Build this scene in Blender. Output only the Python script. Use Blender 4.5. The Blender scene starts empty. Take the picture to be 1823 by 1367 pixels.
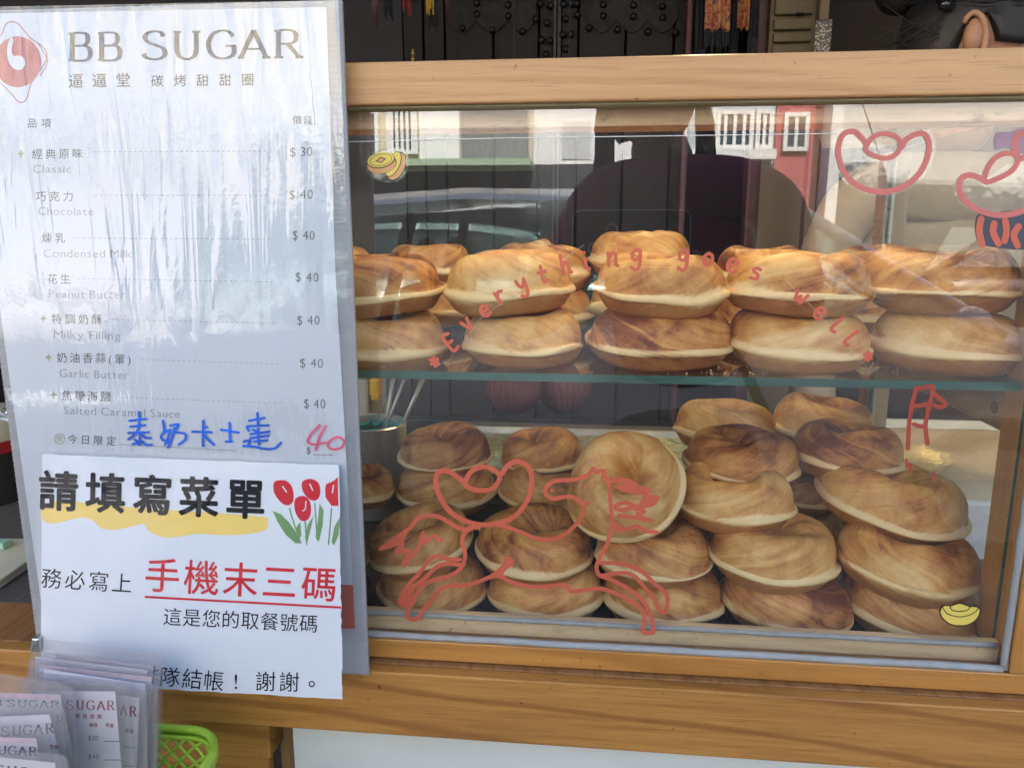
import bpy, bmesh, math, random
import numpy as np
from mathutils import Vector, Matrix, Euler
from mathutils.geometry import tessellate_polygon
PI = math.pi
random.seed(4)
sc = bpy.context.scene
COL = sc.collection
Z0 = 1.35                      # height of the camera above the street

# ------------------------------------------------------------------ camera
FPX = 1369.0
YAW, PITCH = math.radians(6.0), math.radians(11.3)
cd = bpy.data.cameras.new('camera')
cd.sensor_fit = 'HORIZONTAL'; cd.sensor_width = 36.0; cd.lens = 36.0 * FPX / 1823.0
cd.clip_start = 0.01; cd.clip_end = 400.0
cam = bpy.data.objects.new('camera', cd); COL.objects.link(cam)
cam.location = (0, 0, Z0)
cam.rotation_euler = (PI/2 - PITCH, 0, YAW)
sc.camera = cam

# ------------------------------------------------------------------ light
SUN_EL, SUN_AZ = math.radians(48), math.radians(14)    # azimuth from +Y towards +X
w = bpy.data.worlds.new('World'); sc.world = w; w.use_nodes = True
wn = w.node_tree; wn.nodes.clear()
sky = wn.nodes.new('ShaderNodeTexSky'); sky.sky_type = 'NISHITA'; sky.sun_disc = False
sky.sun_elevation = SUN_EL; sky.sun_rotation = SUN_AZ
sky.air_density = 1.0; sky.dust_density = 4.0; sky.ozone_density = 0.6
bg = wn.nodes.new('ShaderNodeBackground'); bg.inputs[1].default_value = 0.13
wo = wn.nodes.new('ShaderNodeOutputWorld')
wn.links.new(sky.outputs[0], bg.inputs[0]); wn.links.new(bg.outputs[0], wo.inputs[0])
sd = bpy.data.lights.new('sun', 'SUN'); sd.energy = 4.0; sd.angle = math.radians(0.5); sd.color = (1.0, 0.95, 0.87)
so = bpy.data.objects.new('sun', sd); COL.objects.link(so)
sv = Vector((math.sin(SUN_AZ)*math.cos(SUN_EL), math.cos(SUN_AZ)*math.cos(SUN_EL), math.sin(SUN_EL)))
so.rotation_euler = sv.to_track_quat('Z', 'Y').to_euler(); so.location = (0, 3, 12)
vs = sc.view_settings
vs.view_transform = 'Standard'; vs.look = 'None'; vs.gamma = 1.0; vs.use_curve_mapping = False
vs.exposure = 2.45
sc.cycles.max_bounces = 10; sc.cycles.transparent_max_bounces = 24
sc.cycles.caustics_reflective = False; sc.cycles.caustics_refractive = False

# ------------------------------------------------------------------ rays of the camera, to place things at true depth
_F = Vector((-math.sin(YAW)*math.cos(PITCH), math.cos(YAW)*math.cos(PITCH), -math.sin(PITCH)))
_R = Vector((math.cos(YAW), math.sin(YAW), 0)); _U = _R.cross(_F)
def ray(px, py): return _F + _R*((px-911.5)/FPX) - _U*((py-683.5)/FPX)
def P(px, py, y=None, z=None):
    q = ray(px, py); t = (y/q.y) if y is not None else (z/q.z)
    return Vector((q.x*t, q.y*t, q.z*t))
def T(px, py, y): return y/ray(px, py).y       # distance along the view axis
GY = 0.55                                       # front glass
def Rf(px, py, yreal):                          # where a thing seen mirrored in the front glass stands
    v = P(px, py, y=2*GY-yreal); return Vector((v.x, yreal, v.z))

# ------------------------------------------------------------------ materials
class NT:
    def __init__(s, name):
        s.m = bpy.data.materials.new(name); s.m.use_nodes = True; s.t = s.m.node_tree; s.t.nodes.clear()
        s.out = s.t.nodes.new('ShaderNodeOutputMaterial')
    def n(s, typ, ins=None, **kw):
        nd = s.t.nodes.new('ShaderNode'+typ)
        for k, v in kw.items(): setattr(nd, k, v)
        for k, v in (ins or {}).items():
            if isinstance(v, bpy.types.NodeSocket): s.t.links.new(v, nd.inputs[k])
            else: nd.inputs[k].default_value = v
        return nd
    def ramp(s, fac, stops, interp='LINEAR'):
        r = s.t.nodes.new('ShaderNodeValToRGB'); cr = r.color_ramp; cr.interpolation = interp
        while len(cr.elements) < len(stops): cr.elements.new(0.5)
        for e, (p, c) in zip(cr.elements, stops):
            e.position = p; e.color = (c if len(c) == 4 else (*c, 1)) if not isinstance(c, (int, float)) else (c, c, c, 1)
        s.t.links.new(fac, r.inputs[0]); return r.outputs[0]
    def mix(s, fac, a, b, mode='MIX'):
        nd = s.t.nodes.new('ShaderNodeMix'); nd.data_type = 'RGBA'; nd.blend_type = mode
        for i, v in ((0, fac), (6, a), (7, b)):
            if isinstance(v, bpy.types.NodeSocket): s.t.links.new(v, nd.inputs[i])
            elif i == 0: nd.inputs[0].default_value = v
            else: nd.inputs[i].default_value = (*v, 1) if len(v) == 3 else v
        return nd.outputs[2]
    def math(s, op, a, b=0.0, c=None):
        nd = s.t.nodes.new('ShaderNodeMath'); nd.operation = op
        for i, v in ((0, a), (1, b), (2, c)):
            if v is None: continue
            if isinstance(v, bpy.types.NodeSocket): s.t.links.new(v, nd.inputs[i])
            else: nd.inputs[i].default_value = v
        return nd.outputs[0]
    def coord(s, scale=(1, 1, 1), kind='Object', loc=(0, 0, 0), rot=(0, 0, 0)):
        tc = s.n('TexCoord'); mp = s.n('Mapping', {'Vector': tc.outputs[kind], 'Scale': scale, 'Location': loc, 'Rotation': rot})
        return mp.outputs[0]
    def noise(s, vec, scale, detail=4, rough=0.5, dist=0.0):
        return s.n('TexNoise', {'Vector': vec, 'Scale': scale, 'Detail': detail, 'Roughness': rough, 'Distortion': dist}).outputs['Fac']
    def bump(s, h, strength=0.3, dist=0.001):
        return s.n('Bump', {'Height': h, 'Strength': strength, 'Distance': dist}).outputs[0]
    def pbsdf(s, color, rough=0.5, metal=0.0, normal=None, **kw):
        ins = {'Roughness': rough, 'Metallic': metal}
        ins['Base Color'] = color if isinstance(color, bpy.types.NodeSocket) else (*color, 1)
        if normal is not None: ins['Normal'] = normal
        ins.update(kw)
        return s.n('BsdfPrincipled', ins).outputs[0]
    def done(s, sh): s.t.links.new(sh, s.out.inputs[0]); return s.m
_mc = {}
def simple(name, color, rough=0.5, metal=0.0, var=0.12, scale=60, bump=0.15, bd=0.0003, **kw):
    if name in _mc: return _mc[name]
    a = NT(name); v = a.coord(); n = a.noise(v, scale, 5)
    lo = tuple(c*(1-var) for c in color); hi = tuple(min(1, c*(1+var)) for c in color)
    c = a.ramp(n, [(0.3, lo), (0.7, hi)])
    rr = a.math('MULTIPLY_ADD', a.noise(v, scale*0.3, 3), 0.2, rough-0.1)
    _mc[name] = a.done(a.pbsdf(c, a.math('MAXIMUM', rr, 0.02), metal, a.bump(n, bump, bd), **kw)); return _mc[name]

def wood(name, light, dark, axis=0, rough=0.42, coat=0.25, fine=1.0, stain=0.0):
    if name in _mc: return _mc[name]
    a = NT(name)
    sc_ = [34.0*fine]*3; sc_[axis] = 1.6*fine
    v = a.coord(tuple(sc_))
    big = a.noise(v, 1.0, 5, 0.6, 0.6)
    sf = [220.0*fine]*3; sf[axis] = 9.0*fine
    vf = a.coord(tuple(sf)); fn = a.noise(vf, 1.0, 4, 0.6)
    sb = [6.0]*3; sb[axis] = 1.5
    cloud = a.noise(a.coord(tuple(sb)), 1.2, 3)
    g = a.math('ADD', a.math('MULTIPLY', big, 0.52), a.math('MULTIPLY', fn, 0.48))
    mid = tuple((x+y)/2 for x, y in zip(light, dark))
    c = a.ramp(g, [(0.30, dark), (0.43, mid), (0.56, light), (0.75, tuple(min(1, x*1.12) for x in light))])
    c = a.mix(a.ramp(cloud, [(0.35, 0.0), (0.7, 0.45)]), c, tuple(x*0.78 for x in light))
    # growth-ring lines
    wv = a.n('TexWave', {'Vector': a.coord(tuple(9.0*fine if i != axis else 0.9*fine for i in range(3))), 'Scale': 1.4, 'Distortion': 7.0, 'Detail': 3.0, 'Detail Scale': 1.2}, wave_type='BANDS', bands_direction='DIAGONAL').outputs['Fac']
    c = a.mix(a.ramp(wv, [(0.0, 0.75), (0.12, 0.0)]), c, dark)
    pv = [900.0*fine]*3; pv[axis] = 30.0*fine
    po = a.noise(a.coord(tuple(pv)), 1.0, 2, 0.5)
    c = a.mix(a.ramp(po, [(0.33, 0.32), (0.42, 0.0)]), c, tuple(x*0.6 for x in dark))
    c = a.mix(a.ramp(po, [(0.62, 0.0), (0.72, 0.14)]), c, tuple(min(1, x*1.25) for x in light))
    # specks and scuffs
    sp = a.noise(a.coord((1, 1, 1)), 140.0, 2)
    c = a.mix(a.ramp(sp, [(0.70, 0.0), (0.76, 0.7)]), c, tuple(x*0.45 for x in dark))
    if stain:
        st = a.noise(a.coord((1.0, 1, 3.2)), 22.0, 6, 0.7)
        c = a.mix(a.ramp(st, [(0.56, 0.0), (0.66, stain)]), c, (0.09, 0.05, 0.03))
    r = a.math('MULTIPLY_ADD', fn, 0.25, rough-0.12)
    return _mc.setdefault(name, a.done(a.pbsdf(c, r, 0.0, a.bump(g, 0.35, 0.0006), **{'Coat Weight': coat, 'Coat Roughness': 0.22})))

def thin_clear(name, tint=(1, 1, 1), f0=0.08, rough=0.0, haze=0.0, hazecol=(0.8, 0.8, 0.8), bump=None, smudge=0.0):
    """a clear sheet: straight transmission plus a mirror share that grows towards grazing"""
    if name in _mc: return _mc[name]
    a = NT(name)
    nrm = None
    if bump == 'laminate':
        v1 = a.noise(a.coord((26, 26, 2.6)), 1.6, 3, 0.5, 1.2)
        v2 = a.noise(a.coord((1, 1, 1)), 260.0, 3)
        zc_ = a.n('SeparateXYZ', {0: a.n('TexCoord').outputs['Object']}).outputs[2]
        sel = a.ramp(a.math('ADD', zc_, a.math('MULTIPLY', a.math('SUBTRACT', a.noise(a.coord((14, 14, 3)), 1.0, 3), 0.5), 0.25)), [(0.27, 0.16), (0.38, 1.0)])
        nrm = a.bump(a.math('MULTIPLY', a.math('ADD', v1, a.math('MULTIPLY', v2, 0.05)), sel), 1.0, 0.0032)
    elif bump == 'card':
        nrm = a.bump(a.noise(a.coord((1, 1, 1)), 30.0, 3), 0.5, 0.002)
    elif bump == 'pane':
        nrm = a.bump(a.noise(a.coord((1, 1, 1)), 5.0, 1), 0.12, 0.002)
    geo = a.n('NewGeometry')
    dt = a.n('VectorMath', {0: geo.outputs['Normal'], 1: geo.outputs['Incoming']}, operation='DOT_PRODUCT').outputs['Value']
    c = a.math('SUBTRACT', 1.0, a.math('ABSOLUTE', dt))
    f = a.math('MULTIPLY_ADD', a.math('POWER', c, 5.0), 1-f0, f0)
    tr = a.n('BsdfTransparent', {'Color': (*tint, 1)}).outputs[0]
    gi = {'Roughness': rough, 'Color': (1, 1, 1, 1)}
    if nrm is not None: gi['Normal'] = nrm
    gl = a.n('BsdfGlossy', gi).outputs[0]
    if haze or smudge:
        df = a.n('BsdfDiffuse', {'Color': (*hazecol, 1)}).outputs[0]
        hz = haze
        if smudge:
            s1 = a.noise(a.coord((3, 1, 3), rot=(0, 0.5, 0)), 2.2, 6, 0.65)
            s2 = a.noise(a.coord((1, 1, 1)), 420.0, 2)
            hz = a.math('ADD', a.ramp(s1, [(0.35, haze), (0.75, haze+smudge)]), a.ramp(s2, [(0.72, 0.0), (0.80, 0.25)]))
        tr = a.n('MixShader', {0: hz, 1: tr, 2: df}).outputs[0]
    sh = a.n('MixShader', {0: f, 1: tr, 2: gl}).outputs[0]
    return _mc.setdefault(name, a.done(sh))

M = {}
M['wood_head'] = wood('pale_pine', (0.58, 0.325, 0.135), (0.44, 0.225, 0.080), 0, 0.5, 0.15)
M['wood_header_stained'] = wood('stained_pine', (0.78, 0.55, 0.34), (0.62, 0.40, 0.22), 0, 0.55, 0.1, stain=0.6)
M['wood_orange'] = wood('orange_varnished_pine', (0.58, 0.27, 0.065), (0.40, 0.165, 0.035), 0, 0.38, 0.3)
M['wood_orange_v'] = wood('orange_varnished_pine_upright', (0.58, 0.27, 0.065), (0.40, 0.165, 0.035), 2, 0.38, 0.3)
M['wood_brown'] = wood('brown_end_wood', (0.36, 0.17, 0.06), (0.20, 0.085, 0.028), 1, 0.6, 0.0, 2.0)
M['wood_fascia'] = wood('honey_board', (0.52, 0.245, 0.058), (0.27, 0.105, 0.022), 0, 0.42, 0.2)
M['wood_tan'] = wood('greasy_tan_rail', (0.78, 0.58, 0.34), (0.62, 0.43, 0.23), 0, 0.5, 0.2, stain=0.2)
M['wood_grey'] = wood('reflection_grey_rail', (0.42, 0.33, 0.24), (0.27, 0.19, 0.12), 1, 0.5, 0.1, stain=0.3)  # grey cast stands in for the reflection lying over the rail
M['wood_tan_y'] = wood('tan_side_sill', (0.60, 0.46, 0.28), (0.46, 0.33, 0.18), 1, 0.5, 0.2)
M['wood_tan_v'] = wood('tan_post', (0.50, 0.34, 0.17), (0.36, 0.22, 0.10), 2, 0.5, 0.2)
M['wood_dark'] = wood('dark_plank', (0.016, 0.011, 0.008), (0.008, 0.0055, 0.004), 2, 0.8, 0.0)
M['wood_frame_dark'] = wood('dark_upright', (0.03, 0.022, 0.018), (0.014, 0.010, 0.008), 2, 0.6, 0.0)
M['silicone'] = simple('silicone_bead', (0.36, 0.365, 0.36), 0.5, 0, 0.10, 90, 0.3, 0.0005)
M['olive'] = simple('olive_glass_groove', (0.40, 0.40, 0.24), 0.4)
M['glass_front'] = thin_clear('front_glass', (0.99, 1.0, 0.995), 0.115, 0.0, 0.008, (0.75, 0.74, 0.72), 'pane', smudge=0.03)
M['glass_shelf'] = thin_clear('shelf_glass', (0.93, 0.97, 0.95), 0.06)
M['glass_edge'] = simple('green_glass_edge', (0.05, 0.13, 0.10), 0.1, 0, 0.3, 20, 0.1)
M['glass_side'] = thin_clear('side_glass', (0.96, 0.98, 0.965), 0.02, haze=0.03)
M['film'] = thin_clear('laminating_film', (0.97, 0.98, 0.99), 0.11, 0.03, 0.01, (0.75, 0.8, 0.85), 'laminate')
M['film_small'] = thin_clear('small_laminating_film', (0.93, 0.93, 0.94), 0.05, 0.12, 0.12, (0.80, 0.72, 0.70), 'card')
M['film_notice'] = thin_clear('notice_film', (1.0, 1.0, 1.0), 0.018, 0.05, 0.0, (0.75, 0.75, 0.76), 'card')
M['sticker_film'] = thin_clear('clear_sticker_film', (0.96, 0.97, 0.97), 0.07, 0.05, 0.05, (0.75, 0.75, 0.75), 'card')
M['paper'] = simple('white_paper', (0.63, 0.66, 0.715), 0.6, 0, 0.02, 15, 0.05)
M['paper_card'] = simple('card_paper', (0.76, 0.74, 0.80), 0.6, 0, 0.03, 12, 0.05)
M['pink_print'] = simple('pink_print', (0.76, 0.56, 0.62), 0.6, 0, 0.2, 200, 0.0)
M['ink_grey'] = simple('grey_ink', (0.075, 0.07, 0.08), 0.6, 0, 0.1, **{'Specular IOR Level': 0.08})
M['ink_brown'] = simple('brown_grey_ink', (0.060, 0.048, 0.056), 0.5, 0, 0.25, 40, **{'Specular IOR Level': 0.08})
M['ink_mid'] = simple('mid_grey_ink', (0.15, 0.155, 0.16), 0.6, 0, 0.1, **{'Specular IOR Level': 0.08})
M['ink_pale'] = simple('pale_grey_ink', (0.30, 0.315, 0.33), 0.6, 0, 0.1, **{'Specular IOR Level': 0.08})
M['ink_black'] = simple('black_ink', (0.008, 0.008, 0.014), 0.5, 0, 0.1, **{'Specular IOR Level': 0.08})
M['ink_red'] = simple('red_ink', (0.55, 0.025, 0.04), 0.5, 0, 0.05, **{'Specular IOR Level': 0.08})
M['ink_crimson'] = simple('maroon_ink', (0.30, 0.05, 0.07), 0.5, 0, 0.1, **{'Specular IOR Level': 0.08})
M['ink_logo'] = simple('logo_red_ink', (0.47, 0.075, 0.065), 0.5, 0, 0.12, 50, **{'Specular IOR Level': 0.08})
M['ink_blue'] = simple('blue_marker', (0.008, 0.11, 0.62), 0.4, 0, 0.35, 90)
M['ink_pink'] = simple('pink_marker', (0.72, 0.09, 0.20), 0.4, 0, 0.25, 90)
M['ink_green'] = simple('green_ink', (0.12, 0.26, 0.09), 0.5, 0, 0.15, 40)
M['ink_yellow'] = simple('yellow_swash', (0.76, 0.54, 0.13), 0.5, 0, 0.04, 30)
M['ink_olive'] = simple('olive_diamond_ink', (0.33, 0.32, 0.17), 0.5)
M['ink_orange'] = simple('orange_red_band', (0.60, 0.12, 0.075), 0.5, 0, 0.05)
M['vinyl_red'] = simple('red_vinyl', (0.56, 0.115, 0.065), 0.45, 0, 0.06, 40, 0.1)
M['vinyl_pink'] = simple('pink_vinyl', (0.56, 0.15, 0.13), 0.45, 0, 0.08, 40, 0.1)
M['vinyl_yellow'] = simple('yellow_vinyl', (0.78, 0.62, 0.12), 0.45, 0, 0.05)
M['vinyl_peach'] = simple('peach_vinyl', (0.70, 0.36, 0.16), 0.45, 0, 0.05)
M['vinyl_dark'] = simple('dark_vinyl', (0.05, 0.03, 0.02), 0.45)
M['black_floor'] = simple('black_case_floor', (0.012, 0.013, 0.015), 0.12, 0, 0.3, 30, 0.1)
M['steel'] = simple('stainless_steel', (0.62, 0.60, 0.54), 0.30, 0.6, 0.1, 40, 0.1)
M['tray'] = simple('aluminium_tray', (0.70, 0.64, 0.48), 0.30, 0.9, 0.15, 40, 0.2)  # warm lamp light is put into the metal as a gold tint
M['wire'] = simple('lamplit_gold_wire', (0.88, 0.72, 0.36), 0.3, 0.85, 0.3, 80, 0.2)  # gold colour stands in for lamp light on the wires
M['teal'] = simple('teal_cloth', (0.03, 0.28, 0.27), 0.7, 0, 0.3, 120, 0.5, 0.001)
M['yellow_plastic'] = simple('yellow_plastic', (0.70, 0.42, 0.03), 0.35)
M['cloudy'] = simple('cloudy_plastic', (0.50, 0.46, 0.36), 0.3, 0, 0.1)
M['white_foam'] = simple('white_foam', (0.62, 0.63, 0.66), 0.5, 0, 0.05, 8, 0.3, 0.001)
M['cream_tray'] = simple('cream_tray', (0.80, 0.72, 0.52), 0.35, 0, 0.08, 12)
M['paste'] = simple('beige_paste', (0.84, 0.60, 0.34), 0.65, 0, 0.10, 18, 0.8, 0.004)
def scuffed():
    a = NT('white_laminate'); n1 = a.noise(a.coord((1.0, 1, 2.5)), 5.0, 6, 0.65); n2 = a.noise(a.coord((8, 1, 60)), 6.0, 3)
    c = a.mix(a.ramp(n1, [(0.5, 0.0), (0.75, 0.35)]), (0.71, 0.74, 0.72), (0.55, 0.55, 0.50)); c = a.mix(a.ramp(n2, [(0.70, 0.0), (0.76, 0.4)]), c, (0.48, 0.48, 0.45))
    return a.done(a.pbsdf(c, 0.35, 0, a.bump(n1, 0.1, 0.001)))
M['white_panel'] = scuffed()
M['lime'] = simple('lime_plastic', (0.42, 0.66, 0.06), 0.35, 0, 0.06, 30)
M['cream'] = simple('cream_plastic', (0.66, 0.62, 0.46), 0.4, 0, 0.06, 20)
M['mint'] = simple('mint_rubber', (0.35, 0.58, 0.45), 0.5)
M['red_plastic'] = simple('red_plastic', (0.35, 0.02, 0.02), 0.4)
M['clip'] = simple('satin_metal', (0.60, 0.60, 0.58), 0.3, 1.0)
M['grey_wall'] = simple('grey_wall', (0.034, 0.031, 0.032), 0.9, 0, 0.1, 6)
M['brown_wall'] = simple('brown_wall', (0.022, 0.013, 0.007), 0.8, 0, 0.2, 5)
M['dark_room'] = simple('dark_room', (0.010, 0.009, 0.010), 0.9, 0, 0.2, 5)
M['iron'] = simple('black_iron', (0.012, 0.011, 0.011), 0.5, 0.5, 0.3, 80, 0.6, 0.001)
M['iron_plate'] = simple('dark_iron_plate', (0.020, 0.017, 0.015), 0.8, 0.2, 0.4, 60, 0.6, 0.001)
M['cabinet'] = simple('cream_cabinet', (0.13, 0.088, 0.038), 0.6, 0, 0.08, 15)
M['maroon'] = simple('maroon_paint', (0.085, 0.018, 0.022), 0.5, 0, 0.2, 30)
M['gold'] = simple('gold_thread', (0.45, 0.28, 0.06), 0.45, 0.5, 0.4, 150, 0.6, 0.001)
M['red_silk'] = simple('red_silk', (0.22, 0.02, 0.02), 0.6, 0, 0.5, 120, 0.5, 0.001)
M['yellow_silk'] = simple('yellow_silk', (0.42, 0.25, 0.02), 0.6, 0, 0.3, 120)
M['black_cloth'] = simple('black_cloth', (0.012, 0.012, 0.014), 0.8, 0, 0.4, 150, 0.6, 0.001)
def brocade():
    a = NT('brocade'); v = a.coord()
    n = a.n('TexVoronoi', {'Vector': v, 'Scale': 42.0}).outputs['Distance']; q = a.noise(v, 60.0, 4, 0.6, 1.5)
    c = a.ramp(q, [(0.38, (0.02, 0.025, 0.02)), (0.47, (0.30, 0.03, 0.025)), (0.55, (0.40, 0.19, 0.03)), (0.66, (0.22, 0.05, 0.03))])
    c = a.mix(a.ramp(n, [(0.2, 0.5), (0.5, 0.0)]), c, (0.42, 0.24, 0.05))
    return a.done(a.pbsdf(c, 0.6, 0, a.bump(q, 0.6, 0.002)))
M['brocade'] = brocade()
def mosaic():
    a = NT('speckled_trim'); v = a.coord()
    n = a.n('TexVoronoi', {'Vector': v, 'Scale': 260.0}).outputs['Color']
    c = a.ramp(a.n('RGBToBW', {0: n}).outputs[0], [(0.3, (0.06, 0.05, 0.04)), (0.6, (0.34, 0.28, 0.18))], 'CONSTANT')
    return a.done(a.pbsdf(c, 0.5))
M['mosaic'] = mosaic()
M['skin'] = simple('skin', (0.34, 0.17, 0.095), 0.5, 0, 0.08, 90, 0.2, 0.0004)
M['hair'] = simple('black_hair', (0.008, 0.006, 0.006), 0.6, 0, 0.5, 200, 0.5, 0.001)
M['beige_cloth'] = simple('beige_cloth', (0.33, 0.25, 0.155), 0.85, 0, 0.1, 30, 0.5, 0.003)
M['navy_cloth'] = simple('dark_apron_cloth', (0.02, 0.02, 0.026), 0.85, 0, 0.2, 30, 0.4, 0.002)
M['magenta_cloth'] = simple('magenta_cloth', (0.30, 0.03, 0.11), 0.85, 0, 0.15, 40, 0.5, 0.002)
M['phone'] = simple('graphite_phone', (0.02, 0.02, 0.025), 0.2, 0.3, 0.1)
M['lens'] = simple('lens_glass', (0.01, 0.01, 0.02), 0.05)
M['phone_edge'] = simple('phone_edge_metal', (0.70, 0.72, 0.74), 0.35, 0.2)

def donut_mat():
    a = NT('baked_crust')
    sw = a.n('Attribute', attribute_name='swirl').outputs['Vector']
    rim = a.n('Attribute', attribute_name='rim').outputs['Fac']
    vv = a.n('Attribute', attribute_name='prof').outputs['Fac']
    rnd = a.n('ObjectInfo').outputs['Random']
    oc = a.n('TexCoord').outputs['Object']
    off = a.n('VectorMath', {0: sw, 1: (0, 0, 0)}, operation='ADD')
    cmb = a.n('CombineXYZ', {0: a.math('MULTIPLY', rnd, 31.0), 1: a.math('MULTIPLY', rnd, 17.0), 2: 0.0}).outputs[0]
    a.t.links.new(cmb, off.inputs[1]); sv_ = off.outputs[0]
    oo = a.n('VectorMath', {0: oc, 1: cmb}, operation='ADD').outputs[0]
    sv2 = a.n('VectorMath', {0: sv_, 1: (1.0, 1.0, 6.0)}, operation='MULTIPLY').outputs[0]
    broad = a.noise(sv_, 1.7, 3, 0.55, 1.0)
    mid = a.noise(sv2, 5.0, 5, 0.6, 0.8)
    fine = a.noise(sv2, 34.0, 6, 0.75, 0.3)
    blotch = a.noise(oo, 30.0, 5, 0.6, 0.9)
    g = a.math('ADD', a.math('MULTIPLY', broad, 0.22), a.math('ADD', a.math('MULTIPLY', mid, 0.13), a.math('MULTIPLY', fine, 0.08)))
    g = a.math('ADD', g, a.math('ADD', a.math('MULTIPLY', blotch, 0.33), a.math('MULTIPLY', a.noise(oo, 13.0, 3, 0.5, 0.6), 0.24)))
    g = a.math('ADD', g, a.math('MULTIPLY', a.math('SUBTRACT', rnd, 0.62), 0.09))
    g = a.math('ADD', g, a.ramp(vv, [(0.0, 0.0), (0.20, 0.0), (0.34, 0.012), (0.5, 0.035)]))
    g = a.math('SUBTRACT', g, 0.014)
    c = a.ramp(g, [(0.400, (0.17, 0.048, 0.018)), (0.440, (0.33, 0.115, 0.034)), (0.478, (0.53, 0.225, 0.062)), (0.525, (0.68, 0.345, 0.100)), (0.575, (0.80, 0.47, 0.155)), (0.65, (0.88, 0.62, 0.27))])
    c = a.mix(a.ramp(fine, [(0.36, 0.13), (0.50, 0.0)]), c, (0.26, 0.085, 0.024))
    # bottom side bakes darker, pale line near the middle
    bt = a.math('ADD', vv, a.math('MULTIPLY', a.math('SUBTRACT', mid, 0.5), 0.12))
    c = a.mix(a.ramp(bt, [(0.61, 0.0), (0.66, 0.70), (0.8, 0.9)]), c, a.mix(fine, (0.18, 0.055, 0.016), (0.60, 0.27, 0.085)))
    pw = a.math('ADD', rim, a.math('MULTIPLY', a.math('SUBTRACT', a.math('ADD', a.math('MULTIPLY', broad, 0.5), a.math('MULTIPLY', fine, 0.5)), 0.5), 1.3))
    c = a.mix(a.ramp(pw, [(0.36, 0.0), (0.56, 0.97)]), c, a.mix(a.noise(oc, 110.0, 3), (0.88, 0.60, 0.25), (0.98, 0.80, 0.45)))
    pores = a.n('TexVoronoi', {'Vector': oo, 'Scale': 330.0}).outputs['Distance']
    h = a.math('ADD', a.math('MULTIPLY', a.ramp(pores, [(0.0, 0.0), (0.35, 0.35)]), 1.0), a.math('MULTIPLY', a.math('ADD', fine, a.math('MULTIPLY', mid, 0.5)), 0.6), a.math('MULTIPLY', a.noise(oc, 120.0, 4), 0.7))
    glaze = a.math('SUBTRACT', 0.50, a.math('MULTIPLY', a.ramp(broad, [(0.4, 0.0), (0.7, 1.0)]), 0.16))
    sh = a.pbsdf(c, glaze, 0.0, a.bump(h, 0.6, 0.0010), **{'Subsurface Weight': 0.10, 'Subsurface Radius': (0.006, 0.003, 0.0015), 'Subsurface Scale': 0.5, 'Specular IOR Level': 0.45})
    return a.done(sh)
M['crust'] = donut_mat()

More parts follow.
